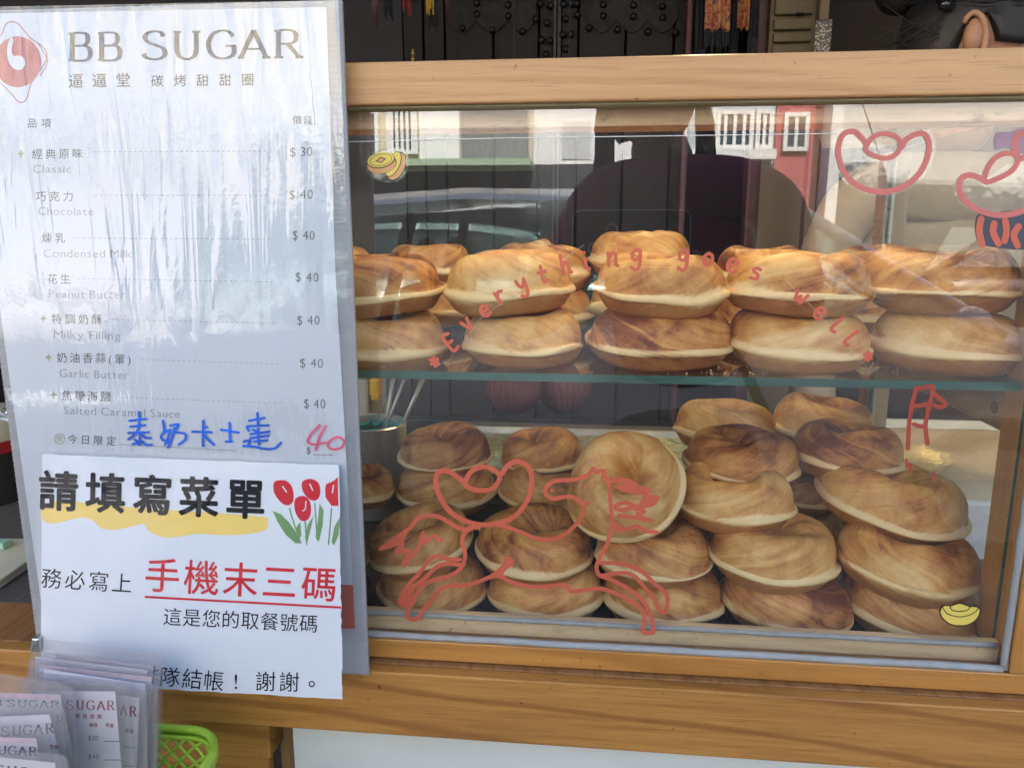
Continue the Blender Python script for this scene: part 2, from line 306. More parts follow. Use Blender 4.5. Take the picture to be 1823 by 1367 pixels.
# ------------------------------------------------------------------ mesh helpers (coordinates relative to the camera; z is lifted by Z0)
class MB:
    def __init__(s): s.v = []; s.f = []
    def add(s, vs_, fs):
        b = len(s.v); s.v += [tuple(p) for p in vs_]; s.f += [tuple(i+b for i in f) for f in fs]; return s
    def box(s, x0, x1, y0, y1, z0, z1):
        return s.add([(x0,y0,z0),(x1,y0,z0),(x1,y1,z0),(x0,y1,z0),(x0,y0,z1),(x1,y0,z1),(x1,y1,z1),(x0,y1,z1)],
                     [(0,3,2,1),(4,5,6,7),(0,1,5,4),(1,2,6,5),(2,3,7,6),(3,0,4,7)])
    def tube(s, pts, r, n=8, caps=True):
        pts = [Vector(p) for p in pts]; rs = r if isinstance(r, (list, tuple)) else [r]*len(pts)
        base = len(s.v); prev = None
        for i, p in enumerate(pts):
            d = (pts[min(i+1, len(pts)-1)]-pts[max(i-1, 0)]).normalized()
            if prev is None:
                a = Vector((0, 0, 1)) if abs(d.z) < 0.9 else Vector((1, 0, 0)); e1 = d.cross(a).normalized()
            else: e1 = (prev - d*prev.dot(d)).normalized()
            prev = e1; e2 = d.cross(e1)
            for k in range(n):
                an = 2*PI*k/n; s.v.append(tuple(p + (e1*math.cos(an)+e2*math.sin(an))*rs[i]))
        for i in range(len(pts)-1):
            for k in range(n):
                a_, b_ = base+i*n+k, base+i*n+(k+1) % n
                s.f.append((a_, b_, b_+n, a_+n))
        if caps:
            s.f.append(tuple(base+k for k in range(n))[::-1]); s.f.append(tuple(base+(len(pts)-1)*n+k for k in range(n)))
        return s
    def lathe(s, c, prof, n=32, closed=False):
        base = len(s.v); c = Vector(c)
        for r, z in prof:
            for k in range(n):
                an = 2*PI*k/n; s.v.append((c.x+r*math.cos(an), c.y+r*math.sin(an), c.z+z))
        m = len(prof)
        for i in range(m-1):
            for k in range(n):
                a_, b_ = base+i*n+k, base+i*n+(k+1) % n
                s.f.append((a_, b_, b_+n, a_+n))
        return s
    def prism(s, poly, d):     # poly: list of 3-D points in a plane; d: thickness vector
        d = Vector(d); n = len(poly); base = len(s.v)
        s.v += [tuple(p) for p in poly] + [tuple(Vector(p)+d) for p in poly]
        tris = tessellate_polygon([[Vector(p) for p in poly]])
        for t in tris:
            s.f.append(tuple(base+i for i in t)); s.f.append(tuple(base+n+i for i in reversed(t)))
        for i in range(n):
            j = (i+1) % n; s.f.append((base+i, base+j, base+n+j, base+n+i))
        return s
    def ball(s, c, r, n=10, m=6):
        c = Vector(c); rr = r if isinstance(r, (tuple, list)) else (r, r, r); base = len(s.v)
        for i in range(1, m):
            th = PI*i/m
            for k in range(n):
                an = 2*PI*k/n; s.v.append((c.x+rr[0]*math.sin(th)*math.cos(an), c.y+rr[1]*math.sin(th)*math.sin(an), c.z+rr[2]*math.cos(th)))
        s.v.append((c.x, c.y, c.z+rr[2])); s.v.append((c.x, c.y, c.z-rr[2])); top = len(s.v)-2
        for i in range(m-2):
            for k in range(n):
                a_, b_ = base+i*n+k, base+i*n+(k+1) % n
                s.f.append((a_, a_+n, b_+n, b_))
        for k in range(n):
            s.f.append((base+k, base+(k+1) % n, top)); s.f.append((base+(m-2)*n+(k+1) % n, base+(m-2)*n+k, top+1))
        return s
    def build(s, name, mat, parent=None, smooth=False, bevel=0.0, autosmooth=False):
        me = bpy.data.meshes.new(name)
        org = Vector((0, 0, 0))
        if parent is not None:
            p = parent; 
            while p is not None: org += p.location; p = p.parent
            vv = [(x-org.x, y-org.y, z+Z0-org.z) for x, y, z in s.v]
            loc = (0, 0, 0)
        else:
            a = np.array(s.v); mn, mx = a.min(0), a.max(0); c = ((mn[0]+mx[0])/2, (mn[1]+mx[1])/2, mn[2]+Z0)
            vv = [(x-c[0], y-c[1], z+Z0-c[2]) for x, y, z in s.v]; loc = c
        me.from_pydata(vv, [], s.f); me.materials.append(mat)
        if smooth or autosmooth: me.polygons.foreach_set('use_smooth', [True]*len(me.polygons))
        bm = bmesh.new(); bm.from_mesh(me); bmesh.ops.recalc_face_normals(bm, faces=bm.faces); bm.to_mesh(me); bm.free()
        if autosmooth: me.set_sharp_from_angle(angle=math.radians(40))
        o = bpy.data.objects.new(name, me); COL.objects.link(o); o.location = loc
        if parent is not None: o.parent = parent
        if bevel:
            b = o.modifiers.new('bevel', 'BEVEL'); b.width = bevel; b.segments = 2; b.limit_method = 'ANGLE'
        return o
def tag(o, label=None, cat=None, group=None, kind=None):
    for k, v in (('label', label), ('category', cat), ('group', group), ('kind', kind)):
        if v: o[k] = v
    return o
def thing(name, label, cat, loc=(0, 0, 0), group=None):
    o = bpy.data.objects.new(name, None); COL.objects.link(o); o.empty_display_size = 0.02
    o.location = (loc[0], loc[1], loc[2]+Z0); return tag(o, label, cat, group)
def bx(name, x0, x1, y0, y1, z0, z1, mat, parent=None, bevel=0.0):
    return MB().box(min(x0,x1), max(x0,x1), min(y0,y1), max(y0,y1), min(z0,z1), max(z0,z1)).build(name, mat, parent, bevel=bevel)
def catmull(pts, k=6, closed=False):
    pts = [tuple(p) for p in pts]; n = len(pts)
    if n < 3: return pts
    out = []; rng = n if closed else n-1
    for i in range(rng):
        g = lambda j: np.array(pts[j % n] if closed else pts[max(0, min(n-1, j))], float)
        p0, p1, p2, p3 = g(i-1), g(i), g(i+1), g(i+2)
        for s_ in range(k):
            t = s_/k
            out.append(tuple(0.5*((2*p1)+(-p0+p2)*t+(2*p0-5*p1+4*p2-p3)*t*t+(-p0+3*p1-3*p2+p3)*t**3)))
    if not closed: out.append(pts[-1])
    return out
class Flat:
    """something drawn on a plane: takes pixel outlines, lays them on the plane y = y0 + slope*(z) as flat geometry"""
    def __init__(s, y0, ytop=None, ybot=None, vt=0, vb=0):
        s.y0 = y0; s.lean = None
        if ytop is not None:
            a = P(300, vt, y=ytop); b = P(300, vb, y=ybot); s.lean = (a.y, a.z, (b.y-a.y)/(b.z-a.z))
    def map(s, px, py, d=0.0):
        if s.lean is None: return P(px, py, y=s.y0-d)
        y1, z1, k = s.lean; q = ray(px, py)        # y = y1-d + k*(z-z1)
        t = (y1-d-k*z1)/(q.y-k*q.z); return Vector((q.x*t, q.y*t, q.z*t))
    def ribbon(s, mb, pts, wd, d=0.0, contrast=None, th=0.0, smooth=5, closed=False):
        """pts in pixels; wd in pixels; contrast=(thin) makes a broad-nib stroke"""
        pts = catmull(pts, smooth, closed) if smooth else pts
        n = len(pts)
        L, Rr = [], []
        for i in range(n):
            a_ = pts[(i-1) % n] if closed else pts[max(0, i-1)]; b_ = pts[(i+1) % n] if closed else pts[min(n-1, i+1)]
            dx, dy = b_[0]-a_[0], b_[1]-a_[1]; l = math.hypot(dx, dy) or 1.0
            nx, ny = -dy/l, dx/l
            wv = wd/2
            if contrast: wv = (contrast + (wd-contrast)*abs(dy/l)**1.5)/2
            L.append((pts[i][0]+nx*wv, pts[i][1]+ny*wv)); Rr.append((pts[i][0]-nx*wv, pts[i][1]-ny*wv))
        base = len(mb.v)
        s.k = (getattr(s, 'k', 0)+1) % 9; d = d+s.k*0.000012
        mb.v += [tuple(s.map(*p, d+i*1.6e-6)) for i, p in enumerate(L)] + [tuple(s.map(*p, d+i*1.6e-6)) for i, p in enumerate(Rr)]
        m = n if closed else n-1
        for i in range(m):
            j = (i+1) % n; mb.f.append((base+i, base+j, base+n+j, base+n+i))
        if not closed and not contrast:
            for e, sg in ((0, -1), (n-1, 1)):
                o_ = pts[e]; q_ = pts[e-1] if sg > 0 else pts[1]
                an = math.atan2(o_[1]-q_[1], o_[0]-q_[0]); b2 = len(mb.v)
                cap = [(o_[0]+wd/2*math.cos(an+t), o_[1]+wd/2*math.sin(an+t)) for t in (-PI/2, -PI/4, 0, PI/4, PI/2)]
                mb.v += [tuple(s.map(*p, d+0.000005*(sg+2))) for p in cap]; mb.f.append(tuple(range(b2, b2+5)))
    def poly(s, mb, pts, d=0.0):
        p3 = [s.map(*p, d) for p in pts]; base = len(mb.v); mb.v += [tuple(p) for p in p3]
        for t in tessellate_polygon([[Vector((p[0], p[1], 0)) for p in pts]]): mb.f.append(tuple(base+i for i in t))
    def disc(s, mb, c, rx, ry, rot=0, d=0.0, n=24):
        cr, sr = math.cos(rot), math.sin(rot)
        s.poly(mb, [(c[0]+rx*math.cos(t)*cr-ry*math.sin(t)*sr, c[1]+rx*math.cos(t)*sr+ry*math.sin(t)*cr) for t in [2*PI*k/n for k in range(n)]], d)
_gc = {}
def glyph(ch, bold):
    key = (ch, round(bold, 4))
    if key in _gc: return _gc[key]
    cu = bpy.data.curves.new('glyph', 'FONT'); cu.body = ch; cu.size = 1.0; cu.offset = bold; cu.resolution_u = 3; cu.fill_mode = 'FRONT'
    o = bpy.data.objects.new('glyph', cu); COL.objects.link(o)
    dg = bpy.context.evaluated_depsgraph_get(); dg.update()
    me = bpy.data.meshes.new_from_object(o.evaluated_get(dg))
    v = [(p.co.x, p.co.y) for p in me.vertices]; f = [tuple(p.vertices) for p in me.polygons]
    bpy.data.objects.remove(o); bpy.data.curves.remove(cu); bpy.data.meshes.remove(me)
    _gc[key] = (v, f); return _gc[key]
def put(fl, mb, v, f, origin, ax, ay, d):
    base = len(mb.v)
    mb.v += [tuple(fl.map(origin[0]+x*ax[0]+y*ay[0], origin[1]+x*ax[1]+y*ay[1], d)) for x, y in v]
    mb.f += [tuple(i+base for i in t) for t in f]
def cjk(fl, mb, chars, x0, y0, x1, y1, size, bold=0.0, d=0.0, lean=0.0, sx=1.0, jit=0.0):
    """characters centred from (x0,y0) to (x1,y1), each 'size' px tall"""
    n = len(chars)
    for i, ch in enumerate(chars):
        t = i/max(1, n-1); cx, cy = x0+(x1-x0)*t, y0+(y1-y0)*t
        v, f = glyph(ch, 0.0)
        if not v: continue
        l = math.hypot(x1-x0, y1-y0) or 1.0; ux, uy = (x1-x0)/l, (y1-y0)/l
        if n == 1: ux, uy = 1, 0
        j = random.uniform(-jit, jit); c_, s_ = math.cos(j), math.sin(j); ux, uy = ux*c_-uy*s_, ux*s_+uy*c_
        # the em box centre of the CJK face sits at about (0.5, 0.36)
        xs = [p[0] for p in v]; ys = [p[1] for p in v]; mx_, my_ = (min(xs)+max(xs))/2, 0.36 if ch not in '三一。日' else (0.36 if ch != '。' else 0.36)
        k = size
        ax = (ux*k*sx, uy*k*sx); ay = ((uy+lean)*k, -k)
        put(fl, mb, [(x-mx_, y-my_) for x, y in v], f, (cx, cy), ax, ay, d)
        if bold > 0.001:
            for q_ in range(8 if bold > 0.01 else 4):
                aa = q_*PI/(4 if bold > 0.01 else 2); ox, oy = bold*math.cos(aa), bold*math.sin(aa)
                put(fl, mb, [(x-mx_+ox, y-my_+oy) for x, y in v], f, (cx, cy), ax, ay, d+0.00001*(q_+1))
def latin(fl, mb, text, x0, y0, x1, y1, h, bold=0.0, d=0.0, lean=0.0, track=1.0):
    """a line of latin text from baseline-left (x0,y0) to baseline-right (x1,y1), capital height h px"""
    cu = []
    xx = 0.0
    for ch in text:
        v, f = glyph(ch, bold)
        if ch == ' ' or not v: xx += 0.30; continue
        mn = min(p[0] for p in v); mx_ = max(p[0] for p in v)
        cu.append(([(x-mn+xx, y) for x, y in v], f)); xx += (mx_-mn) + 0.11*track
    W = xx-0.11*track; l = math.hypot(x1-x0, y1-y0); ux, uy = (x1-x0)/l, (y1-y0)/l
    k = l/W; kh = h/0.70
    for v, f in cu: put(fl, mb, v, f, (x0, y0), (ux*k, uy*k), (lean*kh, -kh), d)

# ================================================================== SETTING: street and room
asph = NT('asphalt'); _n = asph.noise(asph.coord(), 90, 5); _b = asph.noise(asph.coord(), 0.8, 4)
asph_m = asph.done(asph.pbsdf(asph.mix(asph.ramp(_b, [(0.4, 0.0), (0.6, 0.6)]), asph.ramp(_n, [(0.3, (0.035, 0.035, 0.038)), (0.7, (0.085, 0.085, 0.085))]), (0.075, 0.072, 0.068)), 0.85, 0, asph.bump(_n, 0.5, 0.004)))
conc = simple('pavement_concrete', (0.30, 0.29, 0.27), 0.85, 0, 0.15, 12, 0.4, 0.002)
tag(bx('ground', -120, 120, -120, 120, -1.45, -1.354, asph_m), kind='structure')
tag(bx('pavement', -20, 20, -0.9, 0.50, -1.353, -1.23, conc), kind='structure')
tag(bx('far_pavement', -30, 30, -9.3, -7.9, -1.353, -1.22, conc), kind='structure')
tag(bx('road_line', -30, 30, -4.75, -4.63, -1.354, -1.349, simple('road_paint', (0.72, 0.72, 0.70), 0.6)), kind='structure')
tag(bx('interior_floor', -3.2, 3.2, 0.62, 4.2, -1.353, -1.225, simple('floor_tile', (0.06, 0.045, 0.035), 0.4)), kind='structure')
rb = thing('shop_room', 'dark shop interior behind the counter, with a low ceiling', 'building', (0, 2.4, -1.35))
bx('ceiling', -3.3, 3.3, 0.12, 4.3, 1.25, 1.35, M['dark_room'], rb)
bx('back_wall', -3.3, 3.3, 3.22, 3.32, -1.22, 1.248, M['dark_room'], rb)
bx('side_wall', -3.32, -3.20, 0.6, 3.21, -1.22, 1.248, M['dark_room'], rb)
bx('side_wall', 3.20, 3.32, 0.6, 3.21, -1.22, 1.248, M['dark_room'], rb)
bx('sun_blocking_storey', -9.0, 9.0, 0.9, 4.5, 1.36, 4.6, simple('upper_render', (0.42, 0.40, 0.37), 0.8), rb)  # unseen storey, added and sized to keep the sun off the stall
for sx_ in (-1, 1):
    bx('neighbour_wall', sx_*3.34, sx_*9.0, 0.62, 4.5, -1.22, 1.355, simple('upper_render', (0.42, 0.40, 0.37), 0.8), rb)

# back room wall at y=2.3: grey wall piece, two-leaf plank door with studs, cloths, cabinet, brown wall
BY = 2.30
def W(px, py, y=BY): return P(px, py, y=y)
xg0, xg1 = W(380, 60).x, W(716, 60).x
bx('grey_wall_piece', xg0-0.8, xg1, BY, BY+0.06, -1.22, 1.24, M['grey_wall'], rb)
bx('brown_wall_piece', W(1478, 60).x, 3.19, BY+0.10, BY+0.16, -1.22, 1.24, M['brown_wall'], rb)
door = thing('plank_door', 'dark double door of studded planks at the back of the shop', 'door', (W(960, 60).x, BY, -1.22))
edges = [718, 755, 793, 879, 960, 988]
e2 = [998, 1030, 1114, 1200, 1228]
for grp in (edges, e2):
    for a_, b_ in zip(grp[:-1], grp[1:]):
        dz = random.uniform(0, 0.006)
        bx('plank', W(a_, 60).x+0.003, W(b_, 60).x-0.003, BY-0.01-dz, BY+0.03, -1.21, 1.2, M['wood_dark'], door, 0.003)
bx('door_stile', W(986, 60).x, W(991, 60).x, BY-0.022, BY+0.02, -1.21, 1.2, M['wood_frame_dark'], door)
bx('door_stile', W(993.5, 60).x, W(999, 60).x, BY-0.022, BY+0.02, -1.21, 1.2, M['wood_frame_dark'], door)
# iron plates with scalloped lower edges
def plate(pxs, ytop, name='iron_plate'):
    mb = MB(); pts = []
    for i in range(len(pxs)-1):
        a_, b_ = pxs[i], pxs[i+1]
        for k in range(8):
            t = k/8; pts.append(W(a_+(b_-a_)*t, 38+24*math.sin(PI*t)))
    pts.append(W(pxs[-1], 38)); pts.append(W(pxs[-1], ytop)); pts.append(W(pxs[0], ytop))
    pts = [Vector((p.x, BY-0.021, p.z)) for p in pts]
    mb.prism(pts, (0, 0.004, 0)); return mb.build(name, M['iron_plate'], door)
plate([800, 850, 906, 955], -90); plate([1046, 1098, 1152, 1205], -90)
for (cx, cy) in [(851,10),(851,30),(906,14),(906,33),(825,54),(878,57),(932,60),(955,38),(963,11),(981,15),(974,45),(965,75),(980,76),(1003,12),(1008,38),(1002,66),(1017,65),(1008,91),(1017,12),(1027,11),(1028,31),(1074,13),(1074,33),(1049,54),(1099,57),(1127,14),(1127,34),(1153,60),(1178,16),(1179,36),(1201,62),(972,101)]:
    p = W(cx, cy); MB().ball((p.x, BY-0.022, p.z), (0.010, 0.009, 0.010), 10, 6).build('stud', M['iron'], door, smooth=True)
# hanging tassels at the left
for (px, w_, yb, mt, lab) in [(668, 8, 45, 'maroon', 'maroon tassel, leftmost of the hanging cloth strips'), (692, 14, 32, 'black_cloth', 'black cloth strip hanging beside the maroon tassel'),
                        (724, 12, 20, 'red_silk', 'bright red silk strip hanging over the plank door'), (766, 13, 22, 'yellow_silk', 'yellow silk strip hanging over the plank door'),
                        (772, 14, 50, 'black_cloth', 'black cloth strip hanging right of the yellow silk'), (797, 7, 35, 'maroon', 'thin maroon strip hanging rightmost over the door')]:
    y_ = 1.9 - (0.05 if mt in ('red_silk', 'yellow_silk') else 0)+random.uniform(-0.02, 0.02); a_ = P(px-w_/2, yb, y=y_); b_ = P(px+w_/2, yb, y=y_)
    mb = MB(); n = 7
    for i in range(n):
        x = a_.x+(b_.x-a_.x)*i/(n-1); mb.tube([(x, y_+random.uniform(-.004, .004), 0.72), (x, y_, a_.z+0.05), (x+random.uniform(-.002, .002), y_+random.uniform(-.004, .004), a_.z+random.uniform(-.012, .012))], (b_.x-a_.x)/n*0.65, 6)
    tag(mb.build('hanging_tassel', M[mt], smooth=True), lab, 'tassel')
p = P(735, 60, y=1.86); q = P(735, 108, y=1.86)
ch = thing('beaded_chain', 'thin chain with small gold bead drop hanging over the door', 'pendant', (q.x, q.y, q.z))
MB().tube([(p.x, p.y, 0.7), (p.x, p.y, P(735, 88, y=1.86).z)], 0.0016, 6).build('chain', M['iron'], ch)
mb = MB()
for k in range(5): mb.ball(P(735, 90+k*5, y=1.86), 0.0028+0.0012*(k % 2), 10, 6)
mb.build('gold_bead', M['gold'], ch, smooth=True)
# dark cloth frame: maroon frames, brocade banner and strips
fr = thing('maroon_doorframe', 'maroon painted door frame around the embroidered hangings', 'door frame', (W(1290, 50).x, BY-0.1, -1.22))
for a_, b_ in ((1222, 1234), (1346, 1369)):
    bx('jamb', P(a_, 50, y=2.2).x, P(b_, 50, y=2.2).x, 2.2, 2.27, -1.21, 1.2, M['maroon'], fr, 0.006)
def cloth(name, x0, x1, yb, y_, mat, label, fringe=True):
    a_ = P(x0, yb, y=y_); b_ = P(x1, yb, y=y_); t = thing(name, label, 'hanging', ((a_.x+b_.x)/2, y_, a_.z))
    nx, nz = 14, 10; vs_ = []; fs = []
    for j in range(nz+1):
        for i in range(nx+1):
            x = a_.x+(b_.x-a_.x)*i/nx; z = a_.z+(0.8-a_.z)*j/nz
            vs_.append((x, y_+0.006*math.sin(i*1.3+j*0.5), z+(0.006*math.sin(i*0.9) if j == 0 else 0)))
    n1 = len(vs_); vs_ += [(x, y+0.003, z) for x, y, z in vs_]
    for j in range(nz):
        for i in range(nx):
            a0 = j*(nx+1)+i; fs.append((a0, a0+1, a0+nx+2, a0+nx+1)); fs.append((n1+a0, n1+a0+nx+1, n1+a0+nx+2, n1+a0+1))
    MB().add(vs_, fs).build('cloth_panel', M[mat], t, smooth=True)
    if fringe:
        mb = MB(); k = 16
        for i in range(k):
            x = a_.x+(b_.x-a_.x)*(i+0.5)/k; mb.tube([(x, y_, a_.z+0.002), (x+random.uniform(-.003, .003), y_, a_.z-0.045+random.uniform(-.01, .01))], 0.0016, 5)
        o = mb.build('fringe', M['black_cloth'], t); o['kind'] = 'stuff'
    return t
cloth('embroidered_banner', 1254, 1299, 55, 2.10, 'brocade', 'red and gold embroidered banner with a fringe, the wider of two')
cloth('embroidered_banner', 1312, 1333, 52, 2.12, 'brocade', 'narrow red and gold embroidered strip right of the wide banner', False)
cloth('dark_curtain', 1236, 1256, 90, 2.14, 'black_cloth', 'black curtain strip left of the wide embroidered banner')
cloth('dark_curtain', 1298, 1313, 90, 2.13, 'black_cloth', 'black curtain strip between the two embroidered banners')
cloth('dark_curtain', 1331, 1350, 70, 2.13, 'black_cloth', 'black curtain strip beside the right maroon jamb')
# cabinet
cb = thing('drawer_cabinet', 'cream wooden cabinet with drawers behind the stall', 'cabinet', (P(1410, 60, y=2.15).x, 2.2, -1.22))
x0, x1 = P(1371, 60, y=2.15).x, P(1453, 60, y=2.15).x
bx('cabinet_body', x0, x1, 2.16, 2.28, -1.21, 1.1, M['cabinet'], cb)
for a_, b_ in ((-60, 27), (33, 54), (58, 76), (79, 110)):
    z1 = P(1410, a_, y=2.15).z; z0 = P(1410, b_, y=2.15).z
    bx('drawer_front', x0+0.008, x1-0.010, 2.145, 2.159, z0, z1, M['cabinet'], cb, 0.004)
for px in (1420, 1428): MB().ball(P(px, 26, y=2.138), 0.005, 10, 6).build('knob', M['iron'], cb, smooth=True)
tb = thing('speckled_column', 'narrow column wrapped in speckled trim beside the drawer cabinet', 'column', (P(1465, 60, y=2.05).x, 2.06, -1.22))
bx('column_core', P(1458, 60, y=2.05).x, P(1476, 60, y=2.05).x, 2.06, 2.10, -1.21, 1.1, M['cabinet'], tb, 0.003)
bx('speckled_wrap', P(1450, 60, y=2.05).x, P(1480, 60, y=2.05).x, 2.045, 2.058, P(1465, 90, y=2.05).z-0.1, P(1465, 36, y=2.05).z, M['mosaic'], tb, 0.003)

# ================================================================== COUNTER
ZC = -0.335                                   # counter top
FY = 0.528                                    # front of the fascia board
ct = thing('wooden_counter', 'wooden stall counter with honey coloured front board and white panel below', 'counter', (0, 0.8, -1.23))
bx('fascia_board', -0.95, 0.95, FY, FY+0.012, -0.3905, ZC-0.001, M['wood_fascia'], ct, 0.0012)
bx('counter_lip', -0.95, 0.95, FY+0.0125, 0.603, ZC-0.018, ZC-0.0005, M['wood_brown'], ct, 0.0008)
grey_top = NT('scratched_metal_top'); _s = grey_top.noise(grey_top.coord((4, 60, 4), rot=(0, 0, 0.5)), 6, 5, 0.7); _s2 = grey_top.noise(grey_top.coord((40, 5, 4), rot=(0, 0, 0.2)), 8, 4, 0.7)
grey_m = grey_top.done(grey_top.pbsdf(grey_top.ramp(grey_top.math('ADD', grey_top.math('MULTIPLY', _s, .5), grey_top.math('MULTIPLY', _s2, .5)), [(0.4, (0.13, 0.115, 0.105)), (0.62, (0.21, 0.19, 0.175))]), 0.42, 0.35, grey_top.bump(_s, 0.3, 0.0006)))
bx('work_surface', -0.95, 0.95, 0.6035, 1.35, ZC-0.018, ZC-0.0005, grey_m, ct)
x_p = P(523, 1330, y=FY+0.018).x
bx('white_front_panel', x_p, 0.95, FY+0.018, FY+0.024, -1.22, -0.392, M['white_panel'], ct)
xe = P(481, 1340, y=0.548).x
bx('lower_shelf_board', -0.95, xe, 0.548, 0.66, -0.436, -0.400, M['wood_fascia'], ct, 0.0015)
bx('shelf_board_top', -0.95, xe-0.0005, 0.5485, 0.6595, -0.3995, -0.3985, M['wood_brown'], ct, 0.0003)
bx('corner_post', P(499, 1340, y=0.575).x, P(523, 1340, y=0.575).x, 0.5755, 0.60, -1.22, -0.392, M['wood_tan_v'], ct, 0.001)
bx('lower_apron', -0.95, xe-0.006, 0.556, 0.568, -0.60, -0.4365, M['wood_fascia'], ct, 0.0015)
bx('counter_back_support', -0.90, 0.90, 1.25, 1.30, -1.22, ZC-0.0185, M['wood_frame_dark'], ct)

# ================================================================== DISPLAY CASE
XL, XR = -0.30, P(1796, 1150, y=GY).x
CB = 0.90                                     # back of the case
dc = thing('display_case', 'wood framed glass display case full of baked doughnuts on the counter', 'display case', (0.08, 0.85, ZC))
def zt(px, py, y): return P(px, py, y=y).z
z_beam_top = zt(1200, 98, 0.535); z_beam_bot = zt(1200, 178, 0.535)
bx('top_beam', XL-0.02, XR+0.06, 0.535, 0.580, z_beam_bot, z_beam_top, M['wood_head'], dc, 0.0015)
z_g = zt(1200, 186, 0.545)
bx('glass_groove', XL, XR+0.03, 0.541, 0.556, z_g, z_beam_bot-0.0002, M['olive'], dc)
z_h = zt(1200, 224, 0.5575)
bx('inner_header', XL, XR-0.001, 0.5575, 0.590, z_h, z_beam_bot-0.0004, M['wood_header_stained'], dc, 0.001)
z_r1 = zt(1160, 1158, GY)                      # top of the orange bottom rail
bx('bottom_rail', XL-0.02, XR+0.06, GY-0.0045, 0.583, ZC+0.0005, z_r1, M['wood_orange'], dc, 0.0012)
bx('right_post', XR, XR+0.055, GY-0.0065, 0.600, z_r1+0.0004, z_beam_bot-0.0006, M['wood_orange_v'], dc, 0.0015)
bx('left_post', XL-0.018, XL+0.01, GY-0.0065, 0.600, z_r1+0.0004, z_beam_bot-0.0006, M['wood_orange_v'], dc, 0.0015)
# inner tan rail seen through the glass and its silicone beads
z_t1 = zt(1160, 1109, 0.561); z_s1 = zt(1160, 1146, GY)
bx('inner_rail', XL+0.012, XR-0.001, 0.5595, 0.5665, z_r1+0.0006, z_t1, M['wood_tan'], dc, 0.001)
def bead(name, y_, z_, r, x0, x1):
    pts = [(x, y_, z_+0.0002*math.sin(x*60+z_*800)+random.uniform(-.00008, .00008)) for x in np.linspace(x0, x1, 60)]
    MB().tube(pts, [r*random.uniform(0.9, 1.08) for _ in pts], 8).build(name, M['silicone'], dc, smooth=True)
bead('silicone_bead', GY-0.0022, z_r1+0.0024, 0.0028, XL+0.03, XR-0.004)
bead('silicone_bead', 0.5585, z_t1-0.002, 0.0022, XL+0.03, XR-0.004)
pts = [(XR-0.0025+random.uniform(-.0003, .0003), GY-0.0018, z) for z in np.linspace(z_r1+0.002, z_g, 50)]
MB().tube(pts, [0.0028*random.uniform(0.9, 1.08) for _ in pts], 8).build('silicone_bead', M['silicone'], dc, smooth=True)
# panes
bx('front_glass', XL+0.011, XR-0.0005, GY, GY+0.0045, z_r1+0.0008, z_g+0.001, M['glass_front'], dc)
_fg = bpy.data.objects['front_glass'].data
_fg.materials.append(thin_clear('inner_face_clear', (1.0, 1.0, 1.0), 0.0)); _fg.materials.append(M['glass_edge'])
for p_ in _fg.polygons: p_.material_index = 0 if p_.normal.y < -0.9 else (1 if p_.normal.y > 0.9 else 2)
SX = P(1779, 1000, y=0.575).x                    # side pane
bx('side_glass', SX-0.0012, SX+0.0028, 0.5690, CB-0.03, z_t1-0.012, z_g-0.001, M['glass_side'], dc)
_sg = bpy.data.objects['side_glass'].data; _sg.materials.append(M['glass_edge'])
for p_ in _sg.polygons: p_.material_index = 0 if abs(p_.normal.x) > 0.9 else 1
bx('side_sill', SX-0.012, SX+0.010, 0.5690, CB, ZC+0.001, z_t1-0.0125, M['wood_tan_y'], dc, 0.001)
bx('side_shelf_rail', SX+0.0032, SX+0.020, 0.6005, CB-0.032, -0.150, -0.114, M['wood_grey'], dc, 0.001)
MB().tube([(SX+0.0026, 0.615, -0.134), (SX+0.0034, 0.615, -0.134)], 0.005, 14).build('screw_hole', M['vinyl_dark'], dc)
bx('case_top_pane', XL, XR, 0.5905, CB, z_beam_bot+0.004, z_beam_bot+0.008, M['glass_side'], dc)
for a_, b_, m_ in ((1571, 1583, 'wood_brown'), (1585, 1613, 'wood_tan_v')):
    xa, xb = P(a_, 400, y=CB-0.029).x, P(b_, 400, y=CB-0.029).x
    bx('back_post', xa, xb, CB-0.029 if m_ == 'wood_tan_v' else CB-0.024, CB-0.001, ZC+0.001, z_beam_bot-0.003, M[m_], dc, 0.001)
xa = P(1583.4, 400, y=CB-0.035).x
bx('sliding_glass_edge', xa, xa+0.0010, CB-0.038, CB-0.032, ZC+0.02, z_g, simple('bright_glass_edge', (0.6, 0.62, 0.5), 0.2), dc)
bx('case_floor', XL+0.001, SX-0.0125, 0.5835, CB-0.001, ZC+0.0005, ZC+0.003, M['black_floor'], dc)
br = thing('black_rail', 'long blackened rail lying along the back of the work surface', 'rail', (0, 1.24, ZC))
bx('rail_bar', -0.9, 0.5, 1.22, 1.25, ZC+0.001, P(700, 745, y=1.22).z, simple('blackened_rail', (0.02, 0.021, 0.024), 0.35), br, 0.003)
# glass shelf
ZS = P(1200, 668, y=0.575).z
bx('glass_shelf', XL+0.002, SX-0.002, 0.572, 0.872, ZS-0.0062, ZS, M['glass_shelf'], dc)
_gs = bpy.data.objects['glass_shelf'].data; _gs.materials.append(M['glass_edge']); _gs.materials.append(thin_clear('shelf_underside', (0.97, 0.99, 0.98), 0.02))
for p_ in _gs.polygons: p_.material_index = 0 if p_.normal.z > 0.9 else (2 if p_.normal.z < -0.9 else 1)
for x_ in (XL+0.012, SX-0.018): bx('shelf_bracket', x_, x_+0.014, 0.60, 0.86, ZS-0.0095, ZS-0.0064, M['iron'], dc)
